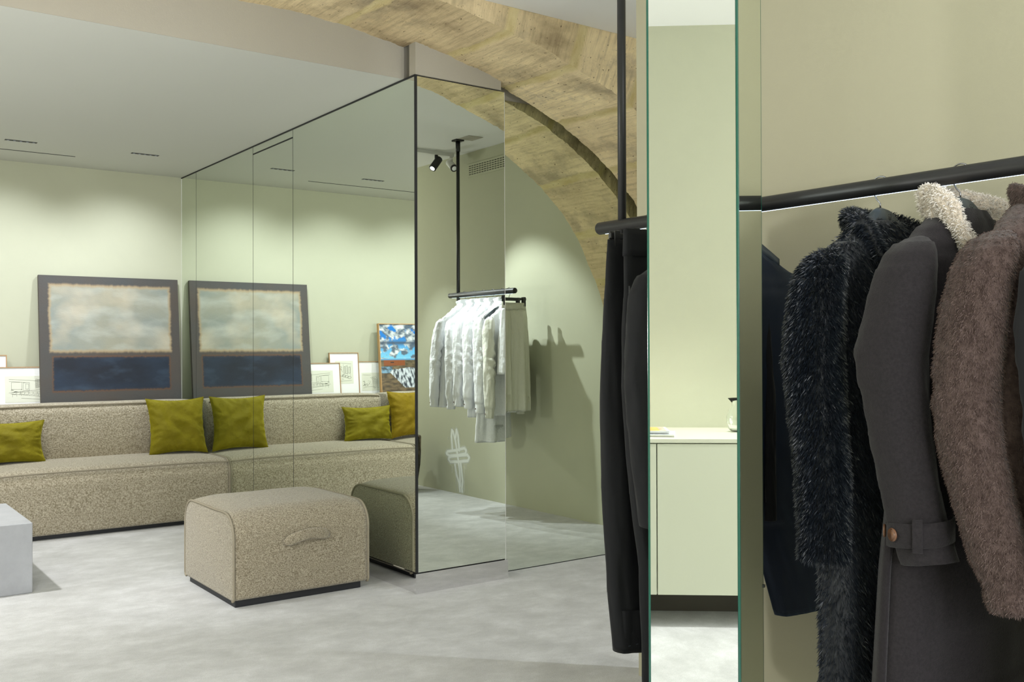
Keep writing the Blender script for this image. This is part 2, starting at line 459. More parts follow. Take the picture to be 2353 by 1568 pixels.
# second mirror with its top trimmed to the plaster edge / behind the arch
V = []; Fc = []
NXm = 60
for k in range(NXm + 1):
    x = XM2 + .004 + (XR - .003 - XM2 - .004) * k / NXm
    zt = min(2.561, float(np.interp(x, axs, azs)) + 0.16)
    V += [(x, Y2, 0.003), (x, Y2, zt), (x, Y2 + .006, 0.003), (x, Y2 + .006, zt)]
for k in range(NXm):
    a_ = 4 * k; b_ = a_ + 4
    Fc += [(a_, b_, b_ + 1, a_ + 1), (b_ + 2, a_ + 2, a_ + 3, b_ + 3), (a_ + 1, b_ + 1, b_ + 3, a_ + 3), (b_, a_, a_ + 2, b_ + 2)]
Fc += [(0, 1, 3, 2), (4 * NXm + 1, 4 * NXm, 4 * NXm + 2, 4 * NXm + 3)]
o = mk('arch_mirror', V, Fc, M_mirror_g, smooth=False); tag(o, 'large floor length mirror set under the stone arch, right of the column', 'mirror')
st(MB().box(XM2 + .004, XR - .003, Y2 - .001, Y2 - .0002, 0, 0.004).build('trim_6', M_black))

# ------------------------------------------------------------------ ceiling slots in the lounge
def slot(x0, x1, y, wd, label, bulbs):
    e_ = empty('recessed_light', ((x0 + x1) / 2, y, H1), label=label, cat='ceiling light', group='recessed lights in the lounge ceiling')
    L = (x1 - x0) / 2
    MB().box(-L, L, -wd, wd, -.002, -.0003).build('housing', M_black, e_)
    for k in range(bulbs):
        xx = -L + (k + .5) * 2 * L / bulbs
        V_, F_ = tube([(xx, 0, -.0024), (xx, 0, -.0030)], wd * 0.45, 10)
        mk('lens', V_, F_, M_led, e_)


M_led = emit_mat('led_lens', (0.25, 0.27, 0.32), 0.3)
slot(1.09, 1.28, 7.035, .018, 'short black slot light in the lounge ceiling, left of two', 5)
slot(1.875, 2.06, 7.015, .018, 'short black slot light in the lounge ceiling, nearest the mirrors', 5)
slot(.30, .49, 7.03, .018, 'short black slot light in the lounge ceiling above the far sofa module', 5)
o = MB().box(-0.4, 1.59, 7.375, 7.387, H1 - .002, H1 - .0003).build('air_slit', M_black); tag(o, 'long thin black slit in the lounge ceiling along the back wall', 'ceiling slot')

# wall vent in the corridor
vt = empty('air_vent', (XR, 1.975, 2.66), label='rectangular slotted air vent high on the corridor wall', cat='vent')
MB().box(-.008, -.0005, -.27, .27, -.055, .055).build('vent_plate', M_wall, vt, bevel=.002)
mb = MB()
for r_ in range(5):
    for c in range(14):
        y = -.235 + c * .0362; z = -.034 + r_ * .017
        mb.box(-.0095, -.0078, y - .012, y + .012, z - .0028, z + .0028)
mb.build('vent_slots', mat('vent_dark', (0.03, 0.03, 0.02), 0.8), vt)

# sprayed logo on the corridor wall
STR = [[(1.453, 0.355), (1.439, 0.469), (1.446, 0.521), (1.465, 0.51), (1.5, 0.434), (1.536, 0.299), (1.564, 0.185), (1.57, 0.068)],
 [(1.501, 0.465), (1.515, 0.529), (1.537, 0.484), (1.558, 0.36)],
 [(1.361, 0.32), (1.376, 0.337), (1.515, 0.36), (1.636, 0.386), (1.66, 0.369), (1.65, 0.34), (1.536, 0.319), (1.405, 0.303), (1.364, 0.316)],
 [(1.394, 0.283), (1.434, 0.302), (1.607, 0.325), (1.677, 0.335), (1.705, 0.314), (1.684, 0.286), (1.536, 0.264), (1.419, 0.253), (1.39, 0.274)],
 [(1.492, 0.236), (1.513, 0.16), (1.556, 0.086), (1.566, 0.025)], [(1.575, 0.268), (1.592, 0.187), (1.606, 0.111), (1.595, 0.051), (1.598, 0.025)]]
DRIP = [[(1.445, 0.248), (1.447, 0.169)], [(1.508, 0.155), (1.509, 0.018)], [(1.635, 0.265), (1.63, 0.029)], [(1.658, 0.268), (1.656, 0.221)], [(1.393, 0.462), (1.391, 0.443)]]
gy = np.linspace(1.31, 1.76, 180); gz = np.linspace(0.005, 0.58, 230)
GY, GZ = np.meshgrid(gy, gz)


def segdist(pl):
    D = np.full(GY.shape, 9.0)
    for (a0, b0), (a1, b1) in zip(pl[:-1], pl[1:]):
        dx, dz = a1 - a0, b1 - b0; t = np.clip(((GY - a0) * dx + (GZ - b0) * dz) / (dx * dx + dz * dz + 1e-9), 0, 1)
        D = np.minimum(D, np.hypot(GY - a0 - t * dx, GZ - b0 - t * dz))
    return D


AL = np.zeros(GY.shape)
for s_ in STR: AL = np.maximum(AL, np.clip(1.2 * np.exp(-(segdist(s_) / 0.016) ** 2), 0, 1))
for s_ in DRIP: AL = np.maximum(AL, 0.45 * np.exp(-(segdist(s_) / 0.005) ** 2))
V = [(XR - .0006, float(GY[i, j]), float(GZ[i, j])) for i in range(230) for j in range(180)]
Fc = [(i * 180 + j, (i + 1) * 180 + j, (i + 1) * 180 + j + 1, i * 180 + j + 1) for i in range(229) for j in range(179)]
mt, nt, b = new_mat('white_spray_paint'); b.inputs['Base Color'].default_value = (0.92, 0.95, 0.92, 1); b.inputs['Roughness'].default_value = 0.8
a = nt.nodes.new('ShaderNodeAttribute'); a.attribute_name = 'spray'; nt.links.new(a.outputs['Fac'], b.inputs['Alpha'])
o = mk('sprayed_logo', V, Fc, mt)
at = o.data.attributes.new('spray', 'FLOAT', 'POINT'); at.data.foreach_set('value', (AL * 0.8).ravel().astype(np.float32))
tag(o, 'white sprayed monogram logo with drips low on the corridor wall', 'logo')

# ------------------------------------------------------------------ mirrored pillar
PC = Vector((1.8066, 1.5517)); pa = math.radians(90 - 64.76)      # near corner, direction of the narrow face
PW = 0.2194; PD = 0.2308
pil = empty('mirrored_pillar', (PC.x, PC.y, 0), rz=pa, label='square pillar clad in mirror with green glass edges, in front of the coat rail', cat='pillar')
# local x along the narrow face (away), local y along the wide face
MB().box(.007, PW - .007, .007, PD - .007, 0, H2 - .002).build('core', M_black, pil)
MB().box(.0062, PW - .0062, 0, .006, .004, H2 - .004).build('mirror_sheet', M_mirror_g, pil)
MB().box(0, .006, .0062, PD - .0062, .004, H2 - .004).build('mirror_sheet', M_mirror_p, pil)
MB().box(PW - .006, PW, .0062, PD - .0062, .004, H2 - .004).build('mirror_sheet', M_mirror_g, pil)
MB().box(.0062, PW - .0062, PD - .006, PD, .004, H2 - .004).build('mirror_sheet', M_mirror_g, pil)
for (x_, y_) in ((0, 0), (PW - .006, 0), (0, PD - .006), (PW - .006, PD - .006)):
    MB().box(x_, x_ + .006, y_, y_ + .006, .004, H2 - .004).build('glass_edge', M_edge, pil, bevel=.001)
MB().box(PW - .004, PW + .004, -.003, .004, .60, .607).build('clip', M_black_metal, pil)

# ------------------------------------------------------------------ upholstery
M_boucle = mat('boucle_fabric', (0.215, 0.182, 0.118), 0.95, bump=(150, 1.0, 'noise'), sheen=0.3, col2=(0.50, 0.445, 0.34), cscale=120, spec=0.1, contrast=(0.38, 0.62))
M_chen = mat('chenille_fabric', (0.165, 0.135, 0.085), 0.95, bump=(230, 1.0, 'noise'), sheen=0.35, col2=(0.47, 0.415, 0.31), cscale=200, spec=0.15, contrast=(0.38, 0.62))
M_piping = mat('piping_fabric', (0.29, 0.255, 0.19), 0.95, bump=(300, 0.6, 'noise'), spec=0.1)
M_plinth = mat('black_plinth', (0.012, 0.013, 0.016), 0.5)


def wrap_profile(d, hgt, rt, rb, nseg=10, front_only=False):
    """rounded rect profile in (y,z): y 0..d, z 0..h, counter starting bottom front, going up the front, over the top, down the back"""
    P = []
    def arc(cy, cz, r, a0, a1, n=nseg):
        for k in range(n + 1):
            a = math.radians(a0 + (a1 - a0) * k / n); P.append((cy + r * math.cos(a), cz + r * math.sin(a)))
    arc(rb, rb, rb, 270, 180)
    for k in range(1, 8): P.append((0, rb + (hgt - rt - rb) * k / 8))
    arc(rt, hgt - rt, rt, 180, 90)
    for k in range(1, 12): P.append((rt + (d - 2 * rt) * k / 12, hgt))
    arc(d - rt, hgt - rt, rt, 90, 0)
    for k in range(1, 8): P.append((d, hgt - rt - (hgt - rt - rb) * k / 8))
    arc(d - rb, rb, rb, 0, -90)
    for k in range(1, 10): P.append((d - rb - (d - 2 * rb) * k / 10, 0))
    return P


def upholstered(name, L, d, hgt, rt, rb, crown, mt, parent, loc, seed=0, bulge=.012, pip='piping', ends=True, side_bulge=0.012, wob=.004):
    P = wrap_profile(d, hgt, rt, rb); n = len(P); NX = max(24, int(L / .03))
    V = []; Fc = []
    cy, cz = d / 2, hgt / 2
    for i in range(NX + 1):
        u = i / NX; x = L * u
        eu = 1 - (2 * u - 1) ** 6
        for (y, z) in P:
            ny_ = (y - cy) / (d / 2); nz_ = (z - cz) / (hgt / 2)
            zz = z; yy = y
            if z > hgt * 0.8: zz += crown * eu * (1 - ny_ ** 4) * (z - hgt * .8) / (hgt * .2)
            yy += bulge * eu * np.sign(ny_) * max(0, abs(ny_) - 0.6) / 0.4 * (1 - nz_ ** 2)
            w_ = wob * fbm(x * 5 + seed, y * 5, z * 5, 3)
            V.append((x, yy + w_ * ny_, zz + w_ * (1 if z > hgt * .7 else 0)))
    for i in range(NX):
        for k in range(n):
            a_ = i * n + k; b_ = i * n + (k + 1) % n
            Fc.append((a_, a_ + n, b_ + n, b_))
    # end panels as shrinking rings, slightly bulging
    for side in (0, 1):
        base = 0 if side == 0 else NX * n
        prev = [base + k for k in range(n)]
        for q, sc in enumerate((0.97, .88, .72, .5, .25)):
            ring = []
            for k in range(n):
                v0 = V[base + k]
                off = side_bulge * (1 - (sc) ** 2) + 0.003 * nz(v0[1] * 6 * sc + seed, v0[2] * 6 * sc, 3)
                ring.append(len(V)); V.append(((-off if side == 0 else L + off), cy + (v0[1] - cy) * sc, cz + (v0[2] - cz) * sc))
            for k in range(n):
                f_ = (prev[k], prev[(k + 1) % n], ring[(k + 1) % n], ring[k])
                Fc.append(f_ if side == 0 else f_[::-1])
            prev = ring
        c = len(V); V.append(((-side_bulge if side == 0 else L + side_bulge), cy, cz))
        for k in range(n):
            f_ = (prev[k], prev[(k + 1) % n], c); Fc.append(f_ if side == 0 else f_[::-1])
    o = mk(name, V, Fc, mt, parent, loc=loc)
    if pip:
        for side in (0, 1):
            base = 0 if side == 0 else NX * n
            pts = [V[base + k] for k in range(0, n - 9)]
            pts = [(p_[0], cy + (p_[1] - cy) * 1.004, cz + (p_[2] - cz) * 1.006) for p_ in pts]
            Vt, Ft = tube(pts, 0.0062, 8)
            mk(pip, Vt, Ft, M_piping, o)
    return o


# ottoman
ot = empty('ottoman', (1.99, 4.79, 0), label='boucle ottoman with a side handle standing on the carpet before the mirrored column', cat='ottoman')
MB().box(-.33, .325, -.325, .325, 0, .034).build('plinth', M_plinth, ot, bevel=.003)
ob = upholstered('cushion_body', .70, .70, .40, .115, .02, .028, M_chen, ot, (-.345, -.35, .034), 3, bulge=.012)
# handle: a padded strap on the front
Vt, Ft = [], []
hp = []
for k in range(25):
    t = k / 24; x = -.105 + .235 * t
    hp.append((x, -.372 - .016 * math.sin(math.pi * t), .283 + .030 * math.sin(math.pi * (t * .95)) + .008 * t))
Vt, Ft = tube(hp, [0.010 + 0.017 * min(1, math.sin(math.pi * (k + .6) / 25.2) * 2.2) for k in range(25)], 12, True, (1.0, .30), up=(0, 0, 1))
mk('handle', Vt, Ft, M_chen, ot)

# sofa modules
def sofa_module(x0, x1, label):
    L = x1 - x0
    s_ = empty('sofa_module', ((x0 + x1) / 2, 7.15, 0), label=label, cat='sofa')
    MB().box(-L / 2 + .04, L / 2 - .04, -.36, .40, 0, .03).build('plinth', M_plinth, s_)
    seat = upholstered('seat', L - .008, .86, .405, .105, .02, .022, M_boucle, s_, (-L / 2 + .004, -.408, .03), x0, bulge=.012, side_bulge=.0015)
    # piping along the top front edge of the seat
    P = [(-L / 2 + .01 + (L - .02) * k / 60, -.408 + .022 + .001 * math.sin(k), .030 + .405 - .026 + .010 * (1 - (2 * k / 60 - 1) ** 6)) for k in range(61)]
    bk = upholstered('backrest', L - .05, .26, .40, .06, .02, .010, M_boucle, s_, (-L / 2 + .02, .165, .425), x0 + 9, bulge=.02, pip=None, side_bulge=.02)
    P2 = [(-L / 2 + .035 + (L - .09) * k / 60, .165 + .012, .425 + .400 - .011 + .008 * (1 - (2 * k / 60 - 1) ** 6)) for k in range(61)]
    P2 = [(P2[0][0] - .012, P2[0][1] + .004, P2[0][2] - .30)] + [(P2[0][0] - .012, P2[0][1] + .004, P2[0][2] - .03)] + P2 + [(P2[-1][0] + .015, P2[-1][1] + .02, P2[-1][2] - .02)] + [(P2[-1][0] + .02, P2[-1][1] + .02, P2[-1][2] - .3)]
    Vt, Ft = tube(P2, .0062, 8); mk('piping', Vt, Ft, M_piping, bk, loc=(L / 2 - .02, -.165, -.425))
    Vt, Ft = tube([(p_[0], p_[1] - .004, p_[2] + .006) for p_ in P], .0062, 8); mk('piping', Vt, Ft, M_piping, seat, loc=(L / 2 - .004, .408, -.03))
    return s_


sofa_module(.945, 2.4745, 'long beige boucle sofa module against the mirror with two mustard cushions')
sofa_module(-.66, .93, 'second beige boucle sofa module to the left of the first, seen in the mirror')

# velvet cushions
M_velvet = mat('mustard_velvet', (0.15, 0.125, 0.003), 0.7, bump=(14, 0.25, 'noise'), sheen=0.5, sheen_tint=(0.8, 0.75, 0.06), col2=(0.19, 0.16, 0.004), cscale=8, spec=0.2)
M_velvet2 = mat('ochre_velvet', (0.21, 0.145, 0.004), 0.7, bump=(14, 0.25, 'noise'), sheen=0.5, sheen_tint=(0.9, 0.65, 0.06), spec=0.2)


def cushion(loc, wd, hg, th, rz, rx, label, group=None, mt=None, seed=0):
    """local: x width, z height, y thickness; origin at bottom centre"""
    o = empty('cushion', loc, rz, label, 'cushion', group, rx=rx)
    n = 44
    V = []; Fc = []
    for s_ in (-1, 1):
        for i in range(n + 1):
            for k in range(n + 1):
                u = 2 * i / n - 1; v = 2 * k / n - 1
                # edges pull in between the ears
                px = u * (1 - .125 * (1 - v * v) * abs(u) ** 3); pz = v * (1 - .115 * (1 - u * u) * abs(v) ** 3)
                t = max(0.0, (1 - abs(u) ** 2.6) * (1 - abs(v) ** 2.6)) ** 0.5
                # puckers radiating from the corners and edge gathers
                e = max(abs(u), abs(v)); edge = math.exp(-((1 - e) / .22) ** 2)
                ang = math.atan2(v, u)
                gth = 0.014 * edge * t * math.sin(ang * 22 + 3 * nz(u * 2 + seed, v * 2))
                wr = 0.028 * fbm(u * 1.7 + seed, v * 1.7, s_ * 3, 3) * t + 0.008 * math.sin(u * 7 + v * 5 + 5 * nz(u + seed, v, 2)) * t * math.exp(-((u + .1) ** 2 + v * v))
                V.append((px * wd / 2, s_ * (t * th / 2 + gth + (wr if t > .05 else 0)), hg / 2 + pz * hg / 2))
    m_ = (n + 1) ** 2
    for s_ in (0, 1):
        for i in range(n):
            for k in range(n):
                a_ = s_ * m_ + i * (n + 1) + k; q = (a_, a_ + 1, a_ + n + 2, a_ + n + 1)
                Fc.append(q[::-1] if s_ == 0 else q)
    cov = mk('cover', V, Fc, mt or M_velvet, o)
    pts = []
    for (u0, v0, u1, v1) in ((-1, -1, 1, -1), (1, -1, 1, 1), (1, 1, -1, 1), (-1, 1, -1, -1)):
        for k in range(20):
            u = u0 + (u1 - u0) * k / 20; v = v0 + (v1 - v0) * k / 20
            px = u * (1 - .125 * (1 - v * v) * abs(u) ** 3); pz = v * (1 - .115 * (1 - u * u) * abs(v) ** 3)
            pts.append((px * wd / 2, 0, hg / 2 + pz * hg / 2))
    Vt, Ft = tube(pts + [pts[0]], .0022, 6, False); mk('seam', Vt, Ft, mt or M_velvet, o)
    return o


cushion((2.245, 7.155, .448), .43, .415, .17, .05, -.20, 'square mustard velvet cushion in the sofa corner, leaning against the mirror', 'mustard cushions on the sofa', seed=1)
cushion((1.14, 7.20, .452), .45, .285, .14, 0.0, -.16, 'small rectangular mustard velvet cushion at the left edge of the photo', 'mustard cushions on the sofa', seed=5)
cushion((.715, 7.215, .455), .43, .40, .17, -.08, -.18, 'large ochre velvet cushion seen only in the mirror, next to the small one', 'mustard cushions on the sofa', M_velvet2, seed=8)

# ------------------------------------------------------------------ concrete side table
M_conc = mat('grey_concrete', (0.40, 0.41, 0.43), 0.6, bump=(60, 0.12, 'noise'), col2=(0.34, 0.347, 0.365), cscale=5)
o = MB().box(.16, .954, 5.353, 6.115, 0, .35).build('side_table', M_conc, bevel=.004); tag(o, 'low grey concrete cube table on the carpet before the sofa', 'table')

# ------------------------------------------------------------------ ledge and leaning pictures
struct_box('trim_7', M_wall, XL, XM - .002, 7.64, YB, 0, .50)
M_oak = mat('oak_frame', (0.42, 0.25, 0.11), 0.5, col2=(0.33, 0.18, 0.075), cscale=4, aniso=(14, 14, 1))
M_matb = mat('mat_board', (0.80, 0.80, 0.78), 0.8)
M_paper = mat('drawing_paper', (0.66, 0.67, 0.56), 0.8)
M_ink = mat('ink', (0.10, 0.11, 0.08), 0.8)
M_canvas_edge = mat('canvas_edge', (0.10, 0.085, 0.07), 0.8)


def lean(name, x0, x1, ybot, ytop, zbot, ztop, label, cat, group=None):
    """empty at the bottom edge, local x width, local z up the leaning face, local -y = front"""
    hgt = math.hypot(ytop - ybot, ztop - zbot); ang = math.atan2(ytop - ybot, ztop - zbot)
    e_ = empty(name, ((x0 + x1) / 2, ybot, zbot), 0, label, cat, group, rx=-ang)
    return e_, x1 - x0, hgt


def ribbon(mb, pts, w_, y):
    for (x0, z0), (x1, z1) in zip(pts[:-1], pts[1:]):
        dx, dz = x1 - x0, z1 - z0; L = math.hypot(dx, dz) or 1e-6; nx, nz_ = -dz / L * w_ / 2, dx / L * w_ / 2
        mb.add([(x0 + nx, y, z0 + nz_), (x1 + nx, y, z1 + nz_), (x1 - nx, y, z1 - nz_), (x0 - nx, y, z0 - nz_)], [(0, 1, 2, 3)])


def sketch(parent, x0, x1, z0, z1, y, seed, kind):
    R = random.Random(seed); mb = MB(); W_, Hh = x1 - x0, z1 - z0
    P = lambda u, v: (x0 + W_ * (u + R.uniform(-.004, .004)), z0 + Hh * (v + R.uniform(-.004, .004)))
    def ln(*uv, w=.0014): ribbon(mb, [P(*q) for q in uv], w, y)
    if kind == 0:        # long room with counter row, windows and a stair
        ln((.05, .93), (.95, .80)); ln((.05, .85), (.40, .78)); ln((.08, .32), (.98, .12)); ln((.04, .36), (.6, .45), (.97, .52))
        for k in range(7): ln((.12 + .09 * k, .30 - .02 * k), (.12 + .09 * k, .18 + .018 * k)); ln((.10 + .09 * k, .36), (.19 + .09 * k, .38)); ln((.1 + .09 * k, .30), (.18 + .09 * k, .27), (.2 + .09 * k, .38))
        for (a, c, d, e_) in ((.10, .5, .32, .80), (.35, .45, .48, .78), (.40, .5, .46, .72)): ln((a, c), (d, c), (d, e_), (a, e_), (a, c))
        for k in range(8): ln((.62 + .03 * k, .55 - .01 * k), (.62 + .035 * k, .92)); ln((.6, .55 + .045 * k), (.72, .60 + .04 * k))
        for k in range(14): a = R.uniform(.1, .9); c = R.uniform(.3, .5); ln((a, c), (a + R.uniform(-.04, .04), c + R.uniform(-.03, .03)), (a + .03, c))
        ln((.3, .12), (.75, .05)); ln((.62, .92), (.8, .85), (.96, .7), (.99, .5))
    elif kind == 1:      # arch room with foliage and a round table
        ln((.05, .9), (.9, .96)); ln((.12, .3), (.12, .82)); ln((.3, .35), (.3, .86)); ln((.55, .35), (.55, .9)); ln((.95, .9), (.6, .5))
        for (a, c, d, e_) in ((.14, .45, .24, .75), (.33, .42, .42, .80), (.46, .44, .52, .78)): ln((a, c), (d, c), (d, e_), (a, e_), (a, c), w=.002)
        for k in range(3):
            c0 = (.2 + .17 * k, .24 + .04 * k)
            ln(*[(c0[0] + .12 * math.cos(t), c0[1] + .05 * math.sin(t)) for t in [q * .42 for q in range(16)]], w=.0022)
        for k in range(26): a = R.uniform(.6, .95); c = R.uniform(.08, .85); ln((a, c), (a + R.uniform(-.06, .06), c + R.uniform(-.05, .07)), (a + R.uniform(-.06, .06), c + R.uniform(-.05, .05)))
        ln((.05, .1), (.9, .06))
    else:                # vaulted room with chairs
        for k in range(4): ln(*[(.05 + .09 * k + .45 * (1 - math.cos(t)) / 2, .35 + (.5 - .03 * k) * math.sin(t)) for t in [q * .157 for q in range(11)]])
        for k in range(6): ln((.12 + .05 * k, .2), (.12 + .05 * k, .65 + .03 * k))
        for k in range(22): a = R.uniform(.5, .95); c = R.uniform(.25, .6); ln((a, c), (a + R.uniform(-.07, .07), c + R.uniform(-.06, .06)), (a + R.uniform(-.05, .05), c + R.uniform(-.05, .05)))
        ln(*[(.8 + .13 * math.cos(t), .28 + .06 * math.sin(t)) for t in [q * .42 for q in range(16)]]); ln((.02, .12), (.5, .2), (.98, .12)); ln((.5, .9), (.98, .95)); ln((.2, .1), (.35, .16), (.3, .06), (.2, .1))
    mb.build('drawing', M_ink, parent)


def framed_sketch(x0, x1, ybot, ytop, ztop, label, seed, kind, fm=.07, paper=None):
    e_, wd, hg = lean('framed_drawing', x0, x1, ybot, ytop, .503, ztop, label, 'framed picture', 'framed ink drawings behind the sofa')
    t = .006; d = .018
    fr_ = MB().box(-wd / 2, -wd / 2 + t, -d, 0, 0, hg).box(wd / 2 - t, wd / 2, -d, 0, 0, hg).box(-wd / 2 + t, wd / 2 - t, -d, 0, hg - t, hg).box(-wd / 2 + t, wd / 2 - t, -d, 0, 0, t)
    fr_.build('frame', M_oak, e_)
    MB().box(-wd / 2 + t, wd / 2 - t, -.012, -.002, t, hg - t).build('mat_board', M_matb, e_)
    px0, px1, pz0, pz1 = paper
    pap = MB().box(px0, px1, -.0128, -.0121, pz0, pz1).build('paper', M_paper, e_)
    sketch(pap, px0 + .01, px1 - .01, pz0 + .01, pz1 - .01, -.0134, seed, kind)
    return e_


framed_sketch(1.13, 1.60, 7.700, 7.768, 1.085, 'framed ink drawing of a room, lowest of the drawings, beside the dark painting', 3, 0, paper=(-.165, .165, .33, .52))
framed_sketch(.935, 1.218, 7.735, 7.798, 1.172, 'tallest framed ink drawing, upright, standing between the two landscape drawings', 5, 1, paper=(-.085, .085, .40, .60))
framed_sketch(.55, .933, 7.765, 7.805, 1.094, 'framed ink drawing partly behind the seascape photo, seen in the mirror', 8, 2, paper=(-.02, .16, .33, .49))


def paint_panel(name, wd, hg, y, nx, nz2, fn, mt, parent):
    V = []; C = []; Fc = []
    for i in range(nz2 + 1):
        for k in range(nx + 1):
            V.append((-wd / 2 + wd * k / nx, y, hg * i / nz2)); C.append((*fn(k / nx, i / nz2), 1))
    for i in range(nz2):
        for k in range(nx):
            a_ = i * (nx + 1) + k; Fc.append((a_, a_ + 1, a_ + nx + 2, a_ + nx + 1))
    o = mk(name, V, Fc, mt, parent)
    at = o.data.attributes.new('paint', 'FLOAT_COLOR', 'POINT'); at.data.foreach_set('color', np.array(C, dtype=np.float32).ravel())
    return o


def mixv(a, b_, t): t = max(0, min(1, t)); return tuple(p_ + (q - p_) * t for p_, q in zip(a, b_))


M_painted = vcol_mat('painted_canvas', 0.6, (60, 0.5))
M_print = vcol_mat('photo_print', 0.35)

# abstract canvas: two plain brushed colour fields on a grey brown ground
def canvas_fn(u, v):
    ground = mixv(lin((78, 68, 60)), lin((70, 71, 70)), .5 + 1.4 * fbm(u * 2, v * 2.6, 3))
    pale = mixv(lin((146, 145, 128)), lin((132, 138, 130)), .5 + 1.8 * fbm(u * 3, v * 5, 5)); pale = mixv(pale, lin((172, 174, 164)), 1.6 * fbm(u * 4, v * 11, 6) + .15); pale = mixv(pale, lin((190, 176, 150)), 1.5 * fbm(u * 3, v * 4, 12))
    navy = mixv(lin((30, 44, 62)), lin((20, 26, 38)), .5 + 1.6 * fbm(u * 3, v * 8, 8)); navy = mixv(navy, lin((50, 66, 84)), 1.6 * fbm(u * 5, v * 14, 9) - .1)
    wob = .010 * fbm(u * 9, v * 9, 1) + .012 * fbm(u * 3, v * 60, 2)
    wobv = .008 * fbm(u * 40, v * 6, 4) + .006 * fbm(u * 8, v, 7)
    c = ground
    def inside(a0, a1, b0, b1):
        return min(u - a0 + wob, a1 - u + wob, v - b0 + wobv, b1 - v + wobv)
    d1 = inside(.07, .93, .552, .945)
    if d1 > -.012: c = mixv(ground, lin((150, 132, 104)), (d1 + .012) / .012)
    if d1 > 0: c = mixv(lin((158, 140, 108)), pale, d1 / .016)
    d2 = inside(.085, .915, .322, .520)
    if d2 > -.012: c = mixv(c, lin((92, 66, 48)), (d2 + .012) / .010)
    if d2 > 0: c = mixv(lin((60, 54, 54)), navy, d2 / .010)
    return c


e_, wd, hg = lean('abstract_painting', 1.424, 2.430, 7.645, 7.782, .503, 1.757, 'large abstract canvas with pale and navy colour fields leaning behind the sofa', 'painting')
MB().box(-wd / 2, wd / 2, -.001, .032, 0, hg).build('stretcher_canvas', M_canvas_edge, e_)
paint_panel('painted_face', wd, hg, -.0016, 220, 280, canvas_fn, M_painted, e_)

# seascape photograph in an oak frame
def sea_fn(u, v):
    u = u * 1.6
    v = .52 + (v - .66) * 1.41 if v > .66 else .52 * (v - .33) / .33
    if v > .52:
        t = (v - .52) / .48
        sky = mixv(lin((120, 196, 226)), lin((16, 116, 196)), min(1, t * 1.6))
        n = fbm(u * 4.2 + 3, v * 8.5, 3, 5) + .10 + .20 * (t - .45)
        cl = mixv(lin((216, 222, 222)), lin((84, 100, 116)), .55 + 3.2 * fbm(u * 5 + .2, v * 13, 9, 5))
        c = mixv(sky, cl, (n + .02) * 9)
        if t > .38 and t < .55: c = mixv(c, lin((62, 78, 96)), 1 - abs(t - .46) / .09)
        return c
    if v > .40:
        if .08 < u < .66 and v > .415 and v < .505 - .01 * u:
            c = mixv(lin((150, 82, 34)), lin((110, 56, 24)), .5 + .5 * math.sin(u * 260))
            if .26 < u < .36 and .455 < v < .475: c = lin((34, 30, 30))
            return c
        if v > .50 + .008 * nz(u * 12, 0): return lin((90, 150, 190))
        return mixv(lin((70, 62, 46)), lin((110, 96, 70)), .5 + 2 * fbm(u * 8, v * 30))
    rock = v < .39 - .10 * abs(u - .75) + .03 * nz(u * 7, 1) and (v > (.36 - .62 * (u - .16))) and v > .07
    if rock: return mixv(lin((52, 60, 70)), lin((206, 214, 220)), .5 + 3.2 * fbm(u * 16 + v * 7, v * 9 - u * 4, 5, 5))
    if u < .3 and v > .30: return mixv(lin((120, 160, 186)), lin((60, 70, 76)), .5 + 2 * fbm(u * 10, v * 20))
    return mixv(lin((118, 100, 74)), lin((74, 64, 50)), .5 + 2.4 * fbm(u * 6, v * 26, 2, 5))


e_, wd, hg = lean('framed_photograph', .14, .758, 7.680, 7.772, .503, 1.430, 'oak framed colour photo of sky, timber hut and rock, seen in the mirror', 'framed picture')
fr_ = MB().box(-wd / 2, -wd / 2 + .006, -.036, 0, 0, hg).box(wd / 2 - .006, wd / 2, -.036, 0, 0, hg).box(-wd / 2 + .006, wd / 2 - .006, -.036, 0, hg - .006, hg).box(-wd / 2 + .006, wd / 2 - .006, -.036, 0, 0, .006)
fr_.build('frame', mat('light_oak', (0.55, 0.33, 0.14), 0.5, col2=(0.46, 0.26, 0.10), cscale=4, aniso=(12, 12, 1)), e_)
MB().box(-wd / 2 + .006, wd / 2 - .006, -.028, -.002, .006, hg - .006).build('backing', M_matb, e_)
def sea_rev(u, v): return sea_fn(1 - u, v)      # the mirror shows it reversed
paint_panel('photo_print', wd - .014, hg - .014, -.0295, 150, 220, sea_rev, M_print, e_).location = (0, 0, .007)

# ------------------------------------------------------------------ cabinet on the left wall (seen in the pillar)
M_cab = mat('sage_lacquer', (0.58, 0.60, 0.47), 0.45)
M_cabtop = mat('sage_worktop', (0.62, 0.63, 0.50), 0.35)
XF = -.118
cb = empty('cabinet', (-.42, 1.45, 0), label='pale sage cabinet on a recessed plinth along the left wall', cat='cabinet')
ox, oy = -.42, 1.45
MB().box(XL + .001 - ox, XF - .02 - ox, .45 - oy, 2.45 - oy, .142, .800).build('carcass', M_cab, cb)
MB().box(XL + .001 - ox, -.392 - ox, .47 - oy, 2.43 - oy, 0, .142).build('plinth', mat('dark_plinth', (0.09, 0.08, 0.065), 0.8), cb)
for (a, c) in ((.452, .888), (.893, 1.572), (1.577, 2.01), (2.015, 2.448)):
    MB().box(XF - .0195 - ox, XF - ox, a - oy, c - oy, .142, .796).build('door', M_cab, cb, bevel=.0012)
MB().box(XL + .001 - ox, XF + .002 - ox, .448 - oy, 2.452 - oy, .8005, .8185).build('top', M_cabtop, cb, bevel=.0015)

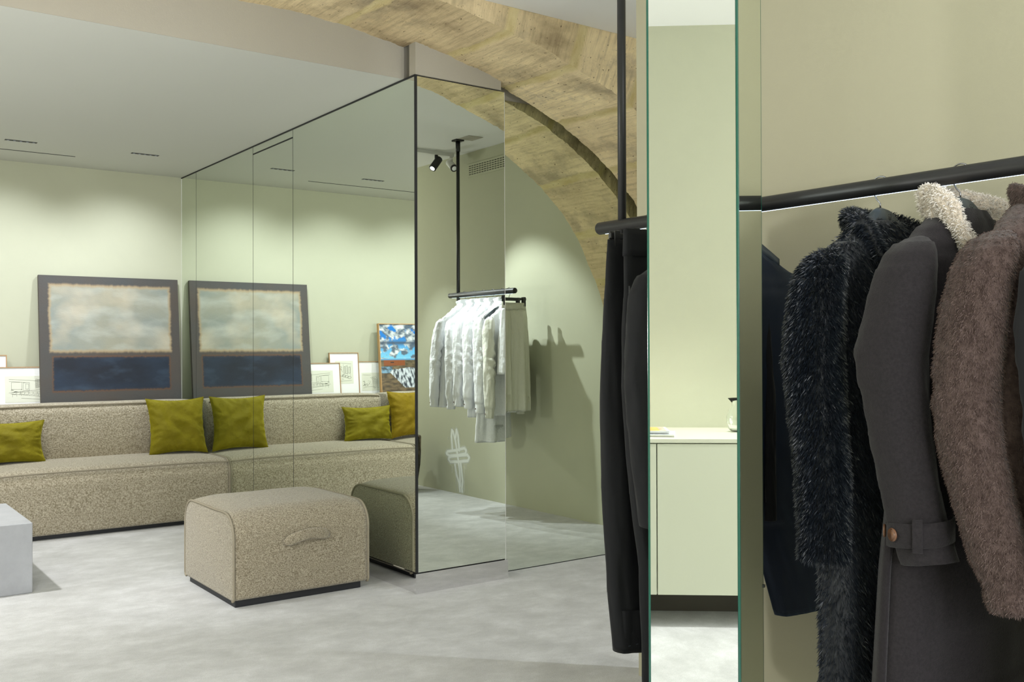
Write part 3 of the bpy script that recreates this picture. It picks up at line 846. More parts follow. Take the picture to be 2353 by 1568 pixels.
# magazines
def magazine(loc, rz, fn, label, thick, fan):
    e_ = empty('magazine', loc, rz, label, 'magazine', 'magazines on the cabinet')
    V = []; Fc = []; nx = 16
    mb = MB()
    for q in range(fan):
        z0 = thick * q / fan; s_ = .012 * (q / max(1, fan - 1))
        mb.box(-.11 + s_ * .5, .11 - .004 * (fan - q), -.148, .148 - .003 * q, z0 + .0002, z0 + thick / fan)
    mb.build('pages', M_matb, e_)
    o_ = paint_panel('cover', .215, .29, 0, 40, 50, fn, M_print, e_)
    o_.rotation_euler = (math.radians(-90), 0, 0); o_.location = (0, -.145, thick + .0006); o_.scale = (1, 1, 1)
    return e_


def cov1(u, v):
    if u < .05 or u > .95 or v < .04 or v > .96: return (.75, .75, .73)
    if .12 < v < .7: return mixv(lin((236, 190, 90)), lin((214, 150, 70)), .5 + 2 * fbm(u * 6, v * 9))
    if v >= .7: return mixv(lin((40, 42, 48)), lin((226, 160, 120)), .3 + 2 * fbm(u * 9, v * 9, 4))
    return mixv(lin((210, 120, 100)), lin((240, 220, 200)), .5 + 2 * fbm(u * 20, v * 12))


def cov2(u, v):
    if u < .04: return lin((40, 50, 70))
    return mixv((.8, .8, .8), lin((150, 170, 186)), .4 + 1.6 * fbm(u * 10, v * 16, 7))


magazine((-.315, 1.625, .8188), .12, cov2, 'lower magazine with a pale cover lying on the cabinet top', .010, 3)
magazine((-.325, 1.655, .8298), .02, cov1, 'top magazine with an orange and black cover on the cabinet', .014, 5)

# glass jug
mt, nt, b = new_mat('clear_glass'); b.inputs['Transmission Weight'].default_value = 1; b.inputs['Roughness'].default_value = 0; b.inputs['IOR'].default_value = 1.45; b.inputs['Base Color'].default_value = (.97, .99, .98, 1)
M_glass = mt
jg = empty('glass_jug', (-.47, 1.165, .819), label='clear glass jug standing on the cabinet top', cat='jug')
prof = [(.0, .002), (.030, .002), (.042, .014), (.052, .045), (.053, .07), (.044, .10), (.030, .122), (.028, .136), (.036, .158), (.0345, .158), (.0262, .136), (.028, .122), (.042, .10), (.051, .07), (.050, .045), (.040, .016), (.028, .006), (0, .006)]
V = []; Fc = []; n = 40
for (r_, z) in prof:
    for k in range(n):
        a = 2 * math.pi * k / n; lip = 1.0
        if z > .135: lip = 1 + .35 * max(0, math.cos(a - 1.4)) ** 6 * (z - .135) / .023
        V.append((r_ * lip * math.cos(a), r_ * lip * math.sin(a), z))
for i in range(len(prof) - 1):
    for k in range(n): Fc.append((i * n + k, i * n + (k + 1) % n, (i + 1) * n + (k + 1) % n, (i + 1) * n + k))
mk('body', V, Fc, M_glass, jg)
Vt, Ft = tube([(0, -.030, .128), (0, -.055, .135), (0, -.078, .115), (0, -.080, .085), (0, -.066, .060), (0, -.050, .055)], .0045, 10); mk('handle', Vt, Ft, M_glass, jg)

# ------------------------------------------------------------------ dark ribbed floor vase in the corridor
M_bark = mat('charred_bark', (0.035, 0.028, 0.022), 0.7, col2=(0.30, 0.22, 0.13), cscale=7, aniso=(9, 9, 1.2), bump=(40, 0.8, 'noise'), contrast=(.5, .72))
vs = empty('floor_vase', (4.15, 1.09, 0), label='dark brown bark textured vase on the corridor floor, just showing at the column mirror edge', cat='vase')
V = []; Fc = []; n = 72
pf = [(.0, 0), (.120, 0), (.130, .01), (.150, .10), (.166, .22), (.172, .34), (.172, .455), (.166, .468), (.158, .460), (.150, .30), (.12, .05), (0, .04)]
for (r_, z) in pf:
    for k in range(n):
        a = 2 * math.pi * k / n; rr = r_ * (1 + .028 * math.sin(a * 19 + 2 * nz(a, z * 4)) + .03 * nz(math.cos(a) * 3, math.sin(a) * 3, z * 3))
        V.append((rr * math.cos(a), rr * math.sin(a), z))
for i in range(len(pf) - 1):
    for k in range(n): Fc.append((i * n + k, i * n + (k + 1) % n, (i + 1) * n + (k + 1) % n, (i + 1) * n + k))
mk('body', V, Fc, M_bark, vs)

# ------------------------------------------------------------------ clothes rails
M_strip = emit_mat('cool_led_strip', (0.62, 0.80, 1.0), 4.5)


def rail(x, y0, y1, z, posts, label, ztop=H2):
    e_ = empty('clothes_rail', (x, (y0 + y1) / 2, z), label=label, cat='clothes rail')
    L = (y1 - y0) / 2; cy = (y0 + y1) / 2
    Vt, Ft = tube([(0, -L, 0), (0, -L + .003, 0), (0, L - .003, 0), (0, L, 0)], [.0185, .020, .020, .0185], 28); mk('rail_bar', Vt, Ft, M_black_metal, e_)
    MB().box(-.0009, .0009, -L + .03, L - .03, -.0204, -.0185).build('led_strip', M_strip, e_)
    for py in posts:
        yy = py - cy
        Vt, Ft = tube([(0, yy, -.115), (0, yy, ztop - z - .03)], .0135, 20)
        p_ = mk('post', Vt, Ft, M_black_metal, e_)
        Vt, Ft = tube([(0, yy, ztop - z - .09), (0, yy, ztop - z - .012)], .018, 20); mk('collar', Vt, Ft, M_black_metal, p_)
        MB().box(-.035, .035, yy - .035, yy + .035, ztop - z - .012, ztop - z - .001).build('ceiling_plate', M_black_metal, p_)
    return e_


rail(2.1, .05, 2.384, 1.602, [2.275, .35], 'black tube rail holding dark trousers and coats, hung from the ceiling')
rail(4.1, 1.955, 3.04, 1.618, [2.075], 'short black rail holding white shirts in the corridor, seen in the mirrors')
o = MB().box(4.075, 4.205, 2.115, 2.265, H2 - .003, H2 - .0005).build('ceiling_hatch', M_fascia); tag(o, 'small flush access plate in the ceiling beside the corridor rail post', 'hatch')

# track and spots in the corridor
tr = empty('light_track', (3.6, 1.60, H2), label='white lighting track running across the corridor ceiling', cat='track')
MB().box(-.9, .76, -.018, .018, -.028, -.0005).build('track_bar', M_white_metal, tr)


def spot(loc, d, shell, label, glow=6.0):
    e_ = empty('track_spotlight', loc, label=label, cat='spotlight', group='spotlights on the corridor track')
    dv = Vector(d).normalized()
    Vt, Ft = tube([(0, 0, .0), (0, 0, -.04)], .014, 14); mk('stem', Vt, Ft, shell, e_)
    c = Vector((0, 0, -.065))
    Vt, Ft = tube([c - dv * .055, c - dv * .05, c + dv * .055], [.026, .030, .030], 24); b_ = mk('lamp_body', Vt, Ft, shell, e_)
    Vt, Ft = tube([c + dv * .0551, c + dv * .068], .0302, 24); mk('snoot', Vt, Ft, M_black_metal, b_)
    Vt, Ft = tube([c + dv * .0682, c + dv * .0690], .02, 18); mk('lens', Vt, Ft, emit_mat('spot_lens', (.95, .97, 1), glow), b_)


spot((4.20, 1.60, H2 - .029), (-.62, .15, -.72), M_black_metal, 'black spotlight on the corridor track, left of the white one')
spot((4.345, 1.60, H2 - .029), (-.10, .80, -.55), M_white_metal, 'white spotlight with a black nose on the corridor track', .05)
# ------------------------------------------------------------------ garments
M_navy = mat('navy_wool', (0.007, 0.013, 0.028), 0.6, sheen=0.12, sheen_tint=(.3, .5, .8), bump=(500, .2, 'noise'), spec=0.3)
M_blackwool = mat('black_wool', (0.0065, 0.007, 0.009), 0.75, sheen=0.06, bump=(600, .2, 'noise'), spec=0.25)
M_fur = mat('black_fur', (0.008, 0.010, 0.013), 0.6, sheen=0.2, spec=0.4)
M_furh = mat('black_fur_strand', (0.008, 0.012, 0.018), 0.42, spec=0.6)
M_char = mat('charcoal_wool', (0.015, 0.013, 0.014), 0.9, sheen=0.12, bump=(420, .5, 'noise'), col2=(0.023, 0.020, 0.0215), cscale=160, spec=0.15)
M_brown = mat('brown_teddy', (0.038, 0.024, 0.020), 0.9, sheen=0.2, bump=(380, .7, 'noise'), col2=(0.09, 0.062, 0.054), cscale=60, spec=0.15)
M_brownh = mat('brown_pile', (0.105, 0.072, 0.062), 0.7, spec=0.3)
M_shear = mat('shearling_curl', (0.58, 0.50, 0.40), 0.9, sheen=0.4, bump=(160, 1.0, 'noise'), spec=0.1)
M_shearh = mat('shearling_fibre', (0.72, 0.68, 0.62), 0.8, spec=0.2)
M_satin = mat('black_satin', (0.030, 0.032, 0.036), 0.38, spec=0.5)
M_shirt = mat('white_cotton', (0.80, 0.81, 0.83), 0.7, bump=(35, .25, 'noise'), sheen=0.1)
M_shirt2 = mat('cream_cotton', (0.66, 0.66, 0.58), 0.75, bump=(35, .25, 'noise'))
M_hanger = mat('slate_hanger', (0.045, 0.058, 0.068), 0.38, spec=0.5)
M_chrome = mat('steel_hook', (0.30, 0.30, 0.31), 0.25, metal=1.0)
M_btn = mat('horn_button', (0.16, 0.07, 0.03), 0.3, col2=(0.09, 0.05, 0.03), cscale=90)
M_thread = mat('dark_thread', (0.01, 0.01, 0.01), 0.7)


def ring_loft(rings, n, closed_top=True, closed_bot=False):
    V = [p_ for r_ in rings for p_ in r_]; Fc = []
    for i in range(len(rings) - 1):
        for k in range(n):
            Fc.append((i * n + k, (i + 1) * n + k, (i + 1) * n + (k + 1) % n, i * n + (k + 1) % n))
    if closed_top: Fc.append(tuple(range(n)))
    if closed_bot: Fc.append(tuple((len(rings) - 1) * n + k for k in range(n - 1, -1, -1)))
    return V, Fc


def dense(keys, step=.02):
    """keys: rows (z, ...) from top to bottom -> resampled smoothly"""
    K = np.array(keys, float); z = K[:, 0]
    nn = max(2, int((z[0] - z[-1]) / step)); zz = np.linspace(z[0], z[-1], nn + 1)
    zz = np.unique(np.r_[zz, z])[::-1]
    t = (z[0] - z); tt = (z[0] - zz)
    out = [zz]
    for c in range(1, K.shape[1]):
        v = np.interp(tt, t, K[:, c])
        out.append(v)
    A = np.array(out).T
    if len(A) > 8:
        B = A.copy()
        for c in range(1, A.shape[1]):
            pad = np.pad(A[:, c], 2, mode='edge'); B[:, c] = np.convolve(pad, [.1, .2, .4, .2, .1], 'valid')
        B[0] = A[0]; B[-1] = A[-1]; A = B
    return A


def body(name, keys, sdir, mt, parent, o0, n=80, folds=.004, fk=5, seed=0, hem_in=True, sq=2.4, wr=.004, step=.018):
    """keys rows: z, cx, cy, a, b   (world);  sdir: unit shoulder axis"""
    s = Vector((sdir[0], sdir[1], 0)).normalized(); t = Vector((-s.y, s.x, 0))
    A = dense(keys, step); rings = []
    z0, z1 = A[0][0], A[-1][0]
    for (z, cx, cy, a, b_) in A:
        q = (z0 - z) / (z0 - z1); r_ = []
        for k in range(n):
            th = 2 * math.pi * k / n; c, sn = math.cos(th), math.sin(th)
            e_ = 2 / sq
            u = a * math.copysign(abs(c) ** e_, c); v = b_ * math.copysign(abs(sn) ** e_, sn)
            f_ = folds * q ** .8 * (math.sin(fk * th + seed + 1.5 * nz(z * 2, seed)) + .5 * math.sin((fk * 2 + 1) * th + seed * 2 + z * 3))
            w_ = wr * fbm(math.cos(th) * 2 + seed, z * 6, math.sin(th) * 2, 3) * 2
            d = f_ + w_
            p_ = Vector((cx, cy, z)) + s * (u + c * d * .6) + t * (v + sn * d * 1.6) - Vector(o0)
            r_.append(tuple(p_))
        rings.append(r_)
    if hem_in:
        zc = sum(p_[0] for p_ in rings[-1]) / n, sum(p_[1] for p_ in rings[-1]) / n
        last = rings[-1]
        for (sc, up) in ((.97, .002), (.95, .03), (.9, .12)):
            rings.append([(zc[0] + (p_[0] - zc[0]) * sc, zc[1] + (p_[1] - zc[1]) * sc, p_[2] + up) for p_ in last])
    V, Fc = ring_loft(rings, n, True, True)
    return mk(name, V, Fc, mt, parent)


def sleeve(name, keys, mt, parent, o0, n=44, seed=0, wr=.004, cuff_tilt=0.0, step=.014, elbow=.006, ang=0.0):
    """keys rows: z, cx, cy, rx, ry (world)"""
    A = dense(keys, step); rings = []
    for i, (z, cx, cy, rx, ry) in enumerate(A):
        q = i / (len(A) - 1); r_ = []
        for k in range(n):
            th = 2 * math.pi * k / n + ang
            w_ = wr * 2 * fbm(math.cos(th) * 1.4 + seed, z * 9, math.sin(th) * 1.4 + seed, 3)
            w_ += elbow * math.exp(-((q - .45) / .16) ** 2) * math.sin(z * 95 + 2 * math.cos(th) + seed) * max(0, math.sin(th + .5)) * .6
            r_.append((cx + (rx + w_) * math.cos(th) - o0[0], cy + (ry + w_) * math.sin(th) - o0[1], z + cuff_tilt * math.sin(th) * q ** 6 - o0[2]))
        rings.append(r_)
    last = rings[-1]; cx = sum(p_[0] for p_ in last) / n; cy = sum(p_[1] for p_ in last) / n
    for (sc, up) in ((.93, -.001), (.86, .004), (.82, .05)):
        rings.append([(cx + (p_[0] - cx) * sc, cy + (p_[1] - cy) * sc, p_[2] + up) for p_ in last])
    V, Fc = ring_loft(rings, n, True, True)
    return mk(name, V, Fc, mt, parent)


def strands(name, src, count, length, width, mt, parent, seed=0, down=.7, jit=.5, zmin=None):
    me = src.data; me.calc_loop_triangles()
    nv = len(me.vertices); co = np.empty(nv * 3); me.vertices.foreach_get('co', co); co = co.reshape(-1, 3)
    nt_ = len(me.loop_triangles); ti = np.empty(nt_ * 3, dtype=np.int32); me.loop_triangles.foreach_get('vertices', ti); ti = ti.reshape(-1, 3)
    A, B, C_ = co[ti[:, 0]], co[ti[:, 1]], co[ti[:, 2]]
    nr = np.cross(B - A, C_ - A); ar = np.linalg.norm(nr, axis=1) + 1e-12; nr = nr / ar[:, None]
    cen = (A + B + C_) / 3
    ok = ar < np.percentile(ar, 99.7)
    pr = ar * ok; pr = pr / pr.sum()
    rg = np.random.default_rng(seed)
    idx = rg.choice(nt_, count, p=pr); u = rg.random(count); v = rg.random(count); m_ = u + v > 1; u[m_] = 1 - u[m_]; v[m_] = 1 - v[m_]
    P = A[idx] + u[:, None] * (B[idx] - A[idx]) + v[:, None] * (C_[idx] - A[idx]); Nn = nr[idx]
    # make sure the normals point away from the local axis
    cax = co[:, :2].mean(axis=0)
    D = Nn * (1 - down * .5) + np.array([0, 0, -down]) + rg.normal(0, jit * .45, (count, 3))
    D /= np.linalg.norm(D, axis=1)[:, None]
    L = length * (0.6 + 0.8 * rg.random(count))[:, None]
    W = np.cross(D, rg.normal(0, 1, (count, 3))); W /= np.linalg.norm(W, axis=1)[:, None]; W *= width / 2
    bend = np.array([0, 0, -1.0]) * L * .25
    V = np.empty((count * 4, 3)); V[0::4] = P - W; V[1::4] = P + W; V[2::4] = P + D * L * .6 + W * .6; V[3::4] = P + D * L + bend
    Fc = np.empty((count, 4), dtype=np.int64); base = np.arange(count) * 4
    Fc[:, 0] = base; Fc[:, 1] = base + 1; Fc[:, 2] = base + 2; Fc[:, 3] = base + 3
    return tag(mk(name, V, Fc, mt, parent, smooth=False), kind='stuff')


def hanger(loc, label, group, sdir=(1, 0), logo=True, halfw=.115):
    """loc = rail centre point; built in local frame, x along the shoulders, -y front"""
    e_ = empty('clothes_hanger', loc, math.atan2(sdir[1], sdir[0]), label, 'hanger', group)
    # hook loops over the rail
    R_ = .0245; pts = [(0, R_ * math.cos(a) + 0, R_ * math.sin(a)) for a in [math.radians(q) for q in range(200, -61, -12)]]
    pts += [(0, .010, -.030), (0, .001, -.040), (0, 0, -.052)]
    Vt, Ft = tube(pts, .0019, 8); mk('hook', Vt, Ft, M_thread if False else M_chrome, e_)
    # broad shaped shoulders
    top = lambda x: -.050 - .034 * min(1, abs(x) / .055) ** 2.2 - (max(0, abs(x) - .055) * .75)
    V = []; Fc = []; nx = 40
    for i in range(nx + 1):
        x = -halfw + 2 * halfw * i / nx; zt = top(x); q = abs(x) / halfw
        hgt = .062 - .034 * min(1, abs(x) / .09); dep = .010 + .010 * min(1, q * 1.3)
        ridge = .012 * max(0, 1 - abs(x) / .035)
        yb = .10 * 0
        for (yy, zz) in ((-dep - ridge * .2, zt - .006), (0, zt), (dep, zt - .006), (dep, zt - hgt), (0, zt - hgt - .002), (-dep - ridge, zt - hgt)):
            V.append((x, yy - .02 * q * q, zz))
    for i in range(nx):
        for k in range(6): Fc.append((i * 6 + k, i * 6 + (k + 1) % 6, (i + 1) * 6 + (k + 1) % 6, (i + 1) * 6 + k))
    Fc += [tuple(range(5, -1, -1)), tuple(nx * 6 + k for k in range(6))]
    bd = mk('shoulders', V, Fc, M_hanger, e_, smooth=False)
    bd.data.polygons.foreach_set('use_smooth', [True] * len(bd.data.polygons))
    if logo:
        mb = MB(); y = -.0255
        def rb(*p_): ribbon(mb, [(q[0] * .9, -.083 + q[1] * .9) for q in p_], .0010, y)
        for sg in (-1, 1):
            rb(*[(-.006 + .004 * math.cos(t), sg * (.011 + 0) + .0034 * math.sin(t)) for t in np.linspace(0.6, 5.7, 9)])
            rb(*[(.004 + .004 * math.cos(t), sg * (.011 + 0) + .0034 * math.sin(t)) for t in np.linspace(-2.5, 2.5, 9)])
            rb(*[(sg * .0035 + .0028 * math.cos(t), .0075 * math.sin(t)) for t in np.linspace(0, 6.3, 14)])
        rb((-.010, .0025), (.010, .0025)); rb((-.010, -.0025), (.010, -.0025)); rb((0, -.016), (0, .016))
        mb.build('logo', M_thread, e_)
    return e_


def clip_hanger(loc, label, group, halfw=.165):
    e_ = empty('clip_hanger', loc, 0, label, 'hanger', group)
    R_ = .0245; pts = [(0, R_ * math.cos(a), R_ * math.sin(a)) for a in [math.radians(q) for q in range(200, -61, -12)]] + [(0, .010, -.030), (0, .001, -.038), (0, 0, -.050)]
    Vt, Ft = tube(pts, .0019, 8); mk('hook', Vt, Ft, M_chrome, e_)
    MB().box(-halfw, halfw, -.006, .006, -.064, -.046).build('bar', M_black_metal, e_, bevel=.002)
    for sg in (-1, 1):
        x = sg * (halfw - .02)
        c_ = MB().box(x - .011, x + .011, -.013, -.008, -.108, -.040).box(x - .011, x + .011, .008, .013, -.108, -.040).build('clip', M_black_metal, e_, bevel=.0015)
        Vt, Ft = tube([(x - .013, -.002, -.062), (x - .030, -.006, -.062)], .0018, 8); mk('pin', Vt, Ft, M_chrome, c_)
        Vt, Ft = tube([(x, -.009, -.045), (x + .003, -.004, -.052), (x - .002, .003, -.060), (x, .009, -.066)], .0014, 6); mk('spring', Vt, Ft, M_chrome, c_)
    return e_


RX, RZ = 2.1, 1.602
GRP = 'clothes on the black coat rail'


def coat_root(name, y, label, cat, group=None, x=RX, z=RZ):
    return empty(name, (x, y, z - .06), 0, label, cat, group), (x, y, z - .06)


# --- trousers nearest the rail end
def trousers(y0, label, keys_hip, leg_keys, mt, seed, band_z=None, zipp=False):
    t_, o0 = coat_root('trousers', y0, label, 'trousers')
    body('hips', keys_hip, (1, 0), mt, t_, o0, folds=.002, seed=seed, hem_in=False, sq=2.4, wr=.002)
    for sg in (-1, 1):
        ks = [(z, RX + sg * cx, cy, a, b_) for (z, cx, cy, a, b_) in leg_keys]
        lg = body('trouser_leg', ks, (1, 0), mt, t_, o0, folds=.003, fk=4, seed=seed + sg, sq=2.0, wr=.003)
    return t_, o0


t1, o1 = trousers(2.155, 'black wide leg trousers hanging at the far end of the coat rail',
                  [(1.536, RX, 2.150, .172, .022), (1.50, RX, 2.150, .174, .025), (1.42, RX, 2.152, .178, .031), (1.30, RX, 2.155, .178, .038), (1.20, RX, 2.156, .170, .036)],
                  [(1.47, .085, 2.152, .086, .020), (1.36, .090, 2.154, .090, .034), (1.24, .094, 2.156, .092, .046), (1.08, .097, 2.158, .094, .053), (.80, .097, 2.150, .094, .055), (.50, .095, 2.130, .092, .056), (.335, .093, 2.110, .092, .058)], M_blackwool, 1)
t2, o2 = trousers(2.072, 'black high waisted trousers with a seamed waistband and zip pocket beside the pillar',
                  [(1.556, RX, 2.068, .180, .024), (1.50, RX, 2.068, .182, .028), (1.40, RX, 2.066, .182, .031), (1.28, RX, 2.064, .180, .036), (1.18, RX, 2.062, .170, .034)],
                  [(1.47, .088, 2.068, .090, .020), (1.36, .092, 2.066, .092, .034), (1.24, .096, 2.064, .094, .043), (1.10, .098, 2.060, .094, .050), (.80, .096, 2.030, .094, .050), (.60, .094, 1.998, .090, .048), (.27, .092, 1.990, .088, .048)], M_blackwool, 4)
body('waistband', [(1.558, RX, 2.068, .182, .0255), (1.48, RX, 2.067, .185, .031)], (1, 0), M_blackwool, t2, o2, folds=0, seed=4, sq=2.8, wr=0, hem_in=False)
Vt, Ft = tube([(-.187, -.030, -.15), (-.190, -.030, -.26)], .003, 8); mk('zip', Vt, Ft, M_satin, t2)
for k in range(4): MB().box(-.190 + .03 * k, -.182 + .03 * k, -.106, -.1052, -1.176, -1.174).build('hem_stitch', M_hanger, t1)
clip_hanger((RX, 2.150, RZ), 'black clip hanger holding the trousers at the far end of the coat rail', 'clip hangers with trousers')
clip_hanger((RX, 2.068, RZ + .018 - .018), 'black clip hanger holding the high waisted trousers beside the pillar', 'clip hangers with trousers')

# --- black jacket partly behind the pillar
c_, o0 = coat_root('jacket', 1.985, 'plain black jacket hanging between the trousers and the mirrored pillar', 'jacket')
body('jacket_body', [(1.50, RX, 1.985, .065, .035), (1.47, RX, 1.985, .11, .040), (1.44, RX, 1.985, .16, .045), (1.41, RX, 1.985, .195, .050), (1.36, RX, 1.985, .205, .052), (1.1, RX, 1.985, .205, .050), (.78, RX, 1.975, .215, .050)], (1, 0), M_blackwool, c_, o0, seed=7)
sleeve('sleeve', [(1.432, 1.905, 1.940, .012, .016), (1.415, 1.895, 1.940, .035, .040), (1.37, 1.885, 1.942, .048, .052), (1.30, 1.88, 1.945, .052, .055), (1.10, 1.875, 1.948, .050, .056), (.9, 1.88, 1.935, .046, .050), (.73, 1.885, 1.915, .042, .044)], M_blackwool, c_, o0, seed=8)
sleeve('sleeve', [(1.425, 2.30, 1.985, .012, .016), (1.37, 2.315, 1.985, .040, .045), (1.1, 2.32, 1.985, .045, .05), (.73, 2.315, 1.975, .040, .044)], M_blackwool, c_, o0, seed=9)
hanger((RX, 1.985, RZ), 'hanger of the plain black jacket behind the mirrored pillar', 'slate hangers on the coat rail', logo=False)

# --- navy coat, its near half hidden by the pillar
c_, o0 = coat_root('coat', 1.80, 'navy smooth coat with a slanted hem, half hidden by the mirrored pillar', 'coat', x=2.14)
body('coat_body', [(1.478, 2.12, 1.80, .055, .032), (1.455, 2.13, 1.80, .10, .036), (1.43, 2.14, 1.80, .15, .040), (1.405, 2.148, 1.80, .190, .044), (1.37, 2.150, 1.80, .195, .046), (1.2, 2.15, 1.80, .195, .046), (1.0, 2.155, 1.80, .19, .046), (.85, 2.235, 1.80, .145, .042), (.72, 2.275, 1.80, .115, .038), (.45, 2.35, 1.80, .090, .034)], (1, -.12), M_navy, c_, o0, seed=3, folds=.002, fk=3, sq=2.2)
sleeve('sleeve', [(1.39, 2.33, 1.79, .010, .016), (1.37, 2.34, 1.79, .025, .040), (1.30, 2.345, 1.785, .032, .046), (1.1, 2.345, 1.785, .034, .044), (.87, 2.34, 1.785, .030, .034)], M_blackwool, c_, o0, seed=13)
sleeve('lining_panel', [(1.30, 2.165, 1.765, .010, .010), (1.1, 2.170, 1.755, .016, .012), (.74, 2.165, 1.750, .018, .012)], M_blackwool, c_, o0, seed=14)
hanger((RX, 1.80, RZ), 'hanger of the navy coat behind the mirrored pillar', 'slate hangers on the coat rail', logo=False, halfw=.12)

# --- black fur coat
YF_ = 1.366
c_, o0 = coat_root('coat', YF_, 'long black fur coat with a fur collar, second coat right of the pillar', 'coat')
fb = body('coat_body', [(1.515, RX, YF_, .060, .040), (1.49, RX, YF_, .105, .048), (1.462, RX, YF_, .150, .052), (1.435, RX, YF_, .190, .056), (1.40, RX, YF_, .212, .060), (1.3, RX, YF_, .212, .062), (1.0, RX, YF_ - .01, .218, .066), (.7, RX, YF_ - .02, .235, .068), (.30, RX, YF_ - .03, .250, .070)], (1, 0), M_fur, c_, o0, seed=21, folds=.006, fk=4)
fs = sleeve('sleeve', [(1.442, 1.92, 1.375, .006, .009), (1.436, 1.91, 1.374, .020, .026), (1.422, 1.895, 1.373, .033, .040), (1.402, 1.882, 1.372, .042, .050), (1.37, 1.87, 1.374, .048, .054), (1.28, 1.862, 1.380, .054, .060), (1.186, 1.860, 1.384, .054, .062), (1.05, 1.862, 1.372, .050, .056), (.95, 1.865, 1.362, .048, .054), (.85, 1.868, 1.362, .047, .053), (.745, 1.872, 1.364, .047, .052)], M_fur, c_, o0, seed=22, cuff_tilt=.004)
sleeve('sleeve', [(1.43, 2.30, YF_, .014, .02), (1.36, 2.325, YF_, .045, .052), (1.1, 2.33, YF_, .05, .055), (.745, 2.325, YF_, .045, .05)], M_fur, c_, o0, seed=23)
strands('fur_pile', fb, 100000, .0135, .0008, M_furh, fb, 1)
strands('fur_pile', fs, 70000, .0135, .0008, M_furh, fs, 2)


def collar(name, pts, w_, th, mt, parent, o0, n=14, seed=0, curl=0.0):
    """band following pts (world), half width w_ (list), thickness th; wide axis given per point as 4..6th value"""
    rings = []
    P = [Vector(p_[:3]) for p_ in pts]; A = [Vector(p_[3:6]).normalized() for p_ in pts]
    # resample
    m_ = 48; out = []
    for k in range(m_):
        t = k / (m_ - 1) * (len(P) - 1); i = min(int(t), len(P) - 2); f_ = t - i; f_ = f_ * f_ * (3 - 2 * f_) * .5 + f_ * .5
        out.append((P[i].lerp(P[i + 1], f_), A[i].lerp(A[i + 1], f_).normalized(), w_[i] + (w_[i + 1] - w_[i]) * f_))
    for k, (p_, a, ww) in enumerate(out):
        tg = (out[min(k + 1, m_ - 1)][0] - out[max(k - 1, 0)][0]).normalized(); a = (a - tg * a.dot(tg)).normalized(); b_ = tg.cross(a)
        r_ = []
        for q in range(n * 2):
            th_ = math.pi * q / n
            c, s = math.cos(th_), math.sin(th_)
            pp_ = p_ + a * (ww * math.copysign(abs(c) ** .8, c)) + b_ * th * s
            if curl:
                pp_ += (a * c + b_ * s) * curl * (.5 + fbm(pp_.x * 90 + seed, pp_.y * 90, pp_.z * 90, 2) * 2)
            r_.append(tuple(pp_ - Vector(o0)))
        rings.append(r_)
    V, Fc = ring_loft(rings, n * 2, True, True)
    o = mk(name, V, Fc, mt, parent)
    bm = bmesh.new(); bm.from_mesh(o.data); bmesh.ops.recalc_face_normals(bm, faces=bm.faces); bm.to_mesh(o.data); bm.free()
    return o


def collar_path(y, zn, wid, dep, drop, back=.045):
    """open notch: near front bottom -> near side -> back of the neck -> far side -> far front bottom"""
    return [(RX - wid * .35, y - dep - .022, zn - drop, -.9, -.3, .3), (RX - wid * .80, y - dep, zn - drop * .55, -.8, -.3, .6), (RX - wid, y - dep * .3, zn - .015, -.45, -.1, .9),
            (RX - wid * .75, y + back * .7, zn + .012, -.2, .2, .95), (RX, y + back, zn + .018, 0, .3, .95), (RX + wid * .75, y + back * .7, zn + .012, .2, .2, .95),
            (RX + wid, y - dep * .3, zn - .015, .45, -.1, .9), (RX + wid * .80, y - dep, zn - drop * .55, .8, -.3, .6), (RX + wid * .35, y - dep - .022, zn - drop, .9, -.3, .3)]


fc = collar('collar', collar_path(YF_, 1.505, .100, .048, .15), [.024, .038, .036, .028, .024, .028, .036, .038, .024], .015, M_fur, c_, o0, seed=3)
strands('fur_pile', fc, 14000, .013, .0010, M_furh, fc, 3, down=.2)
hanger((RX, YF_, RZ), 'slate grey hanger with a dark logo inside the black fur coat', 'slate hangers on the coat rail')

# --- charcoal wool coat with shearling collar
YC = 1.166
c_, o0 = coat_root('coat', YC, 'charcoal wool coat with a shearling collar and buttoned cuff straps', 'coat')
ck = [(1.520, RX, YC, .070, .040), (1.50, RX, YC, .105, .048), (1.478, RX, YC, .145, .052), (1.450, RX, YC, .185, .056), (1.41, RX, YC, .212, .062), (1.3, RX, YC, .215, .066), (1.0, RX, YC, .225, .070), (.75, RX, YC + .01, .250, .080), (.5, RX, YC + .01, .270, .092), (.28, RX, YC + .01, .285, .100)]
cbd = body('coat_body', ck, (1, 0), M_char, c_, o0, seed=31, folds=.004, fk=3)
cs = sleeve('sleeve', [(1.452, 1.925, 1.160, .006, .009), (1.447, 1.917, 1.160, .020, .026), (1.436, 1.905, 1.159, .034, .042), (1.418, 1.890, 1.158, .044, .054), (1.385, 1.875, 1.158, .050, .063), (1.33, 1.862, 1.163, .054, .070), (1.26, 1.858, 1.176, .056, .076), (1.20, 1.857, 1.186, .056, .078), (1.13, 1.860, 1.180, .054, .072), (1.03, 1.864, 1.168, .052, .066), (.92, 1.868, 1.150, .052, .062), (.85, 1.870, 1.135, .052, .060), (.775, 1.874, 1.112, .052, .056)], M_char, c_, o0, seed=32, cuff_tilt=-.010, wr=.005)
sleeve('sleeve', [(1.435, 2.30, YC, .014, .02), (1.36, 2.325, YC, .048, .06), (1.1, 2.33, YC, .052, .062), (.78, 2.325, YC - .02, .048, .052)], M_char, c_, o0, seed=33)
cc = collar('collar', collar_path(YC, 1.525, .100, .050, .16), [.026, .042, .046, .036, .030, .036, .046, .042, .026], .016, M_shear, c_, o0, seed=5, curl=.010)
strands('curls', cc, 16000, .008, .0013, M_shearh, cc, 4, down=0, jit=2.0)


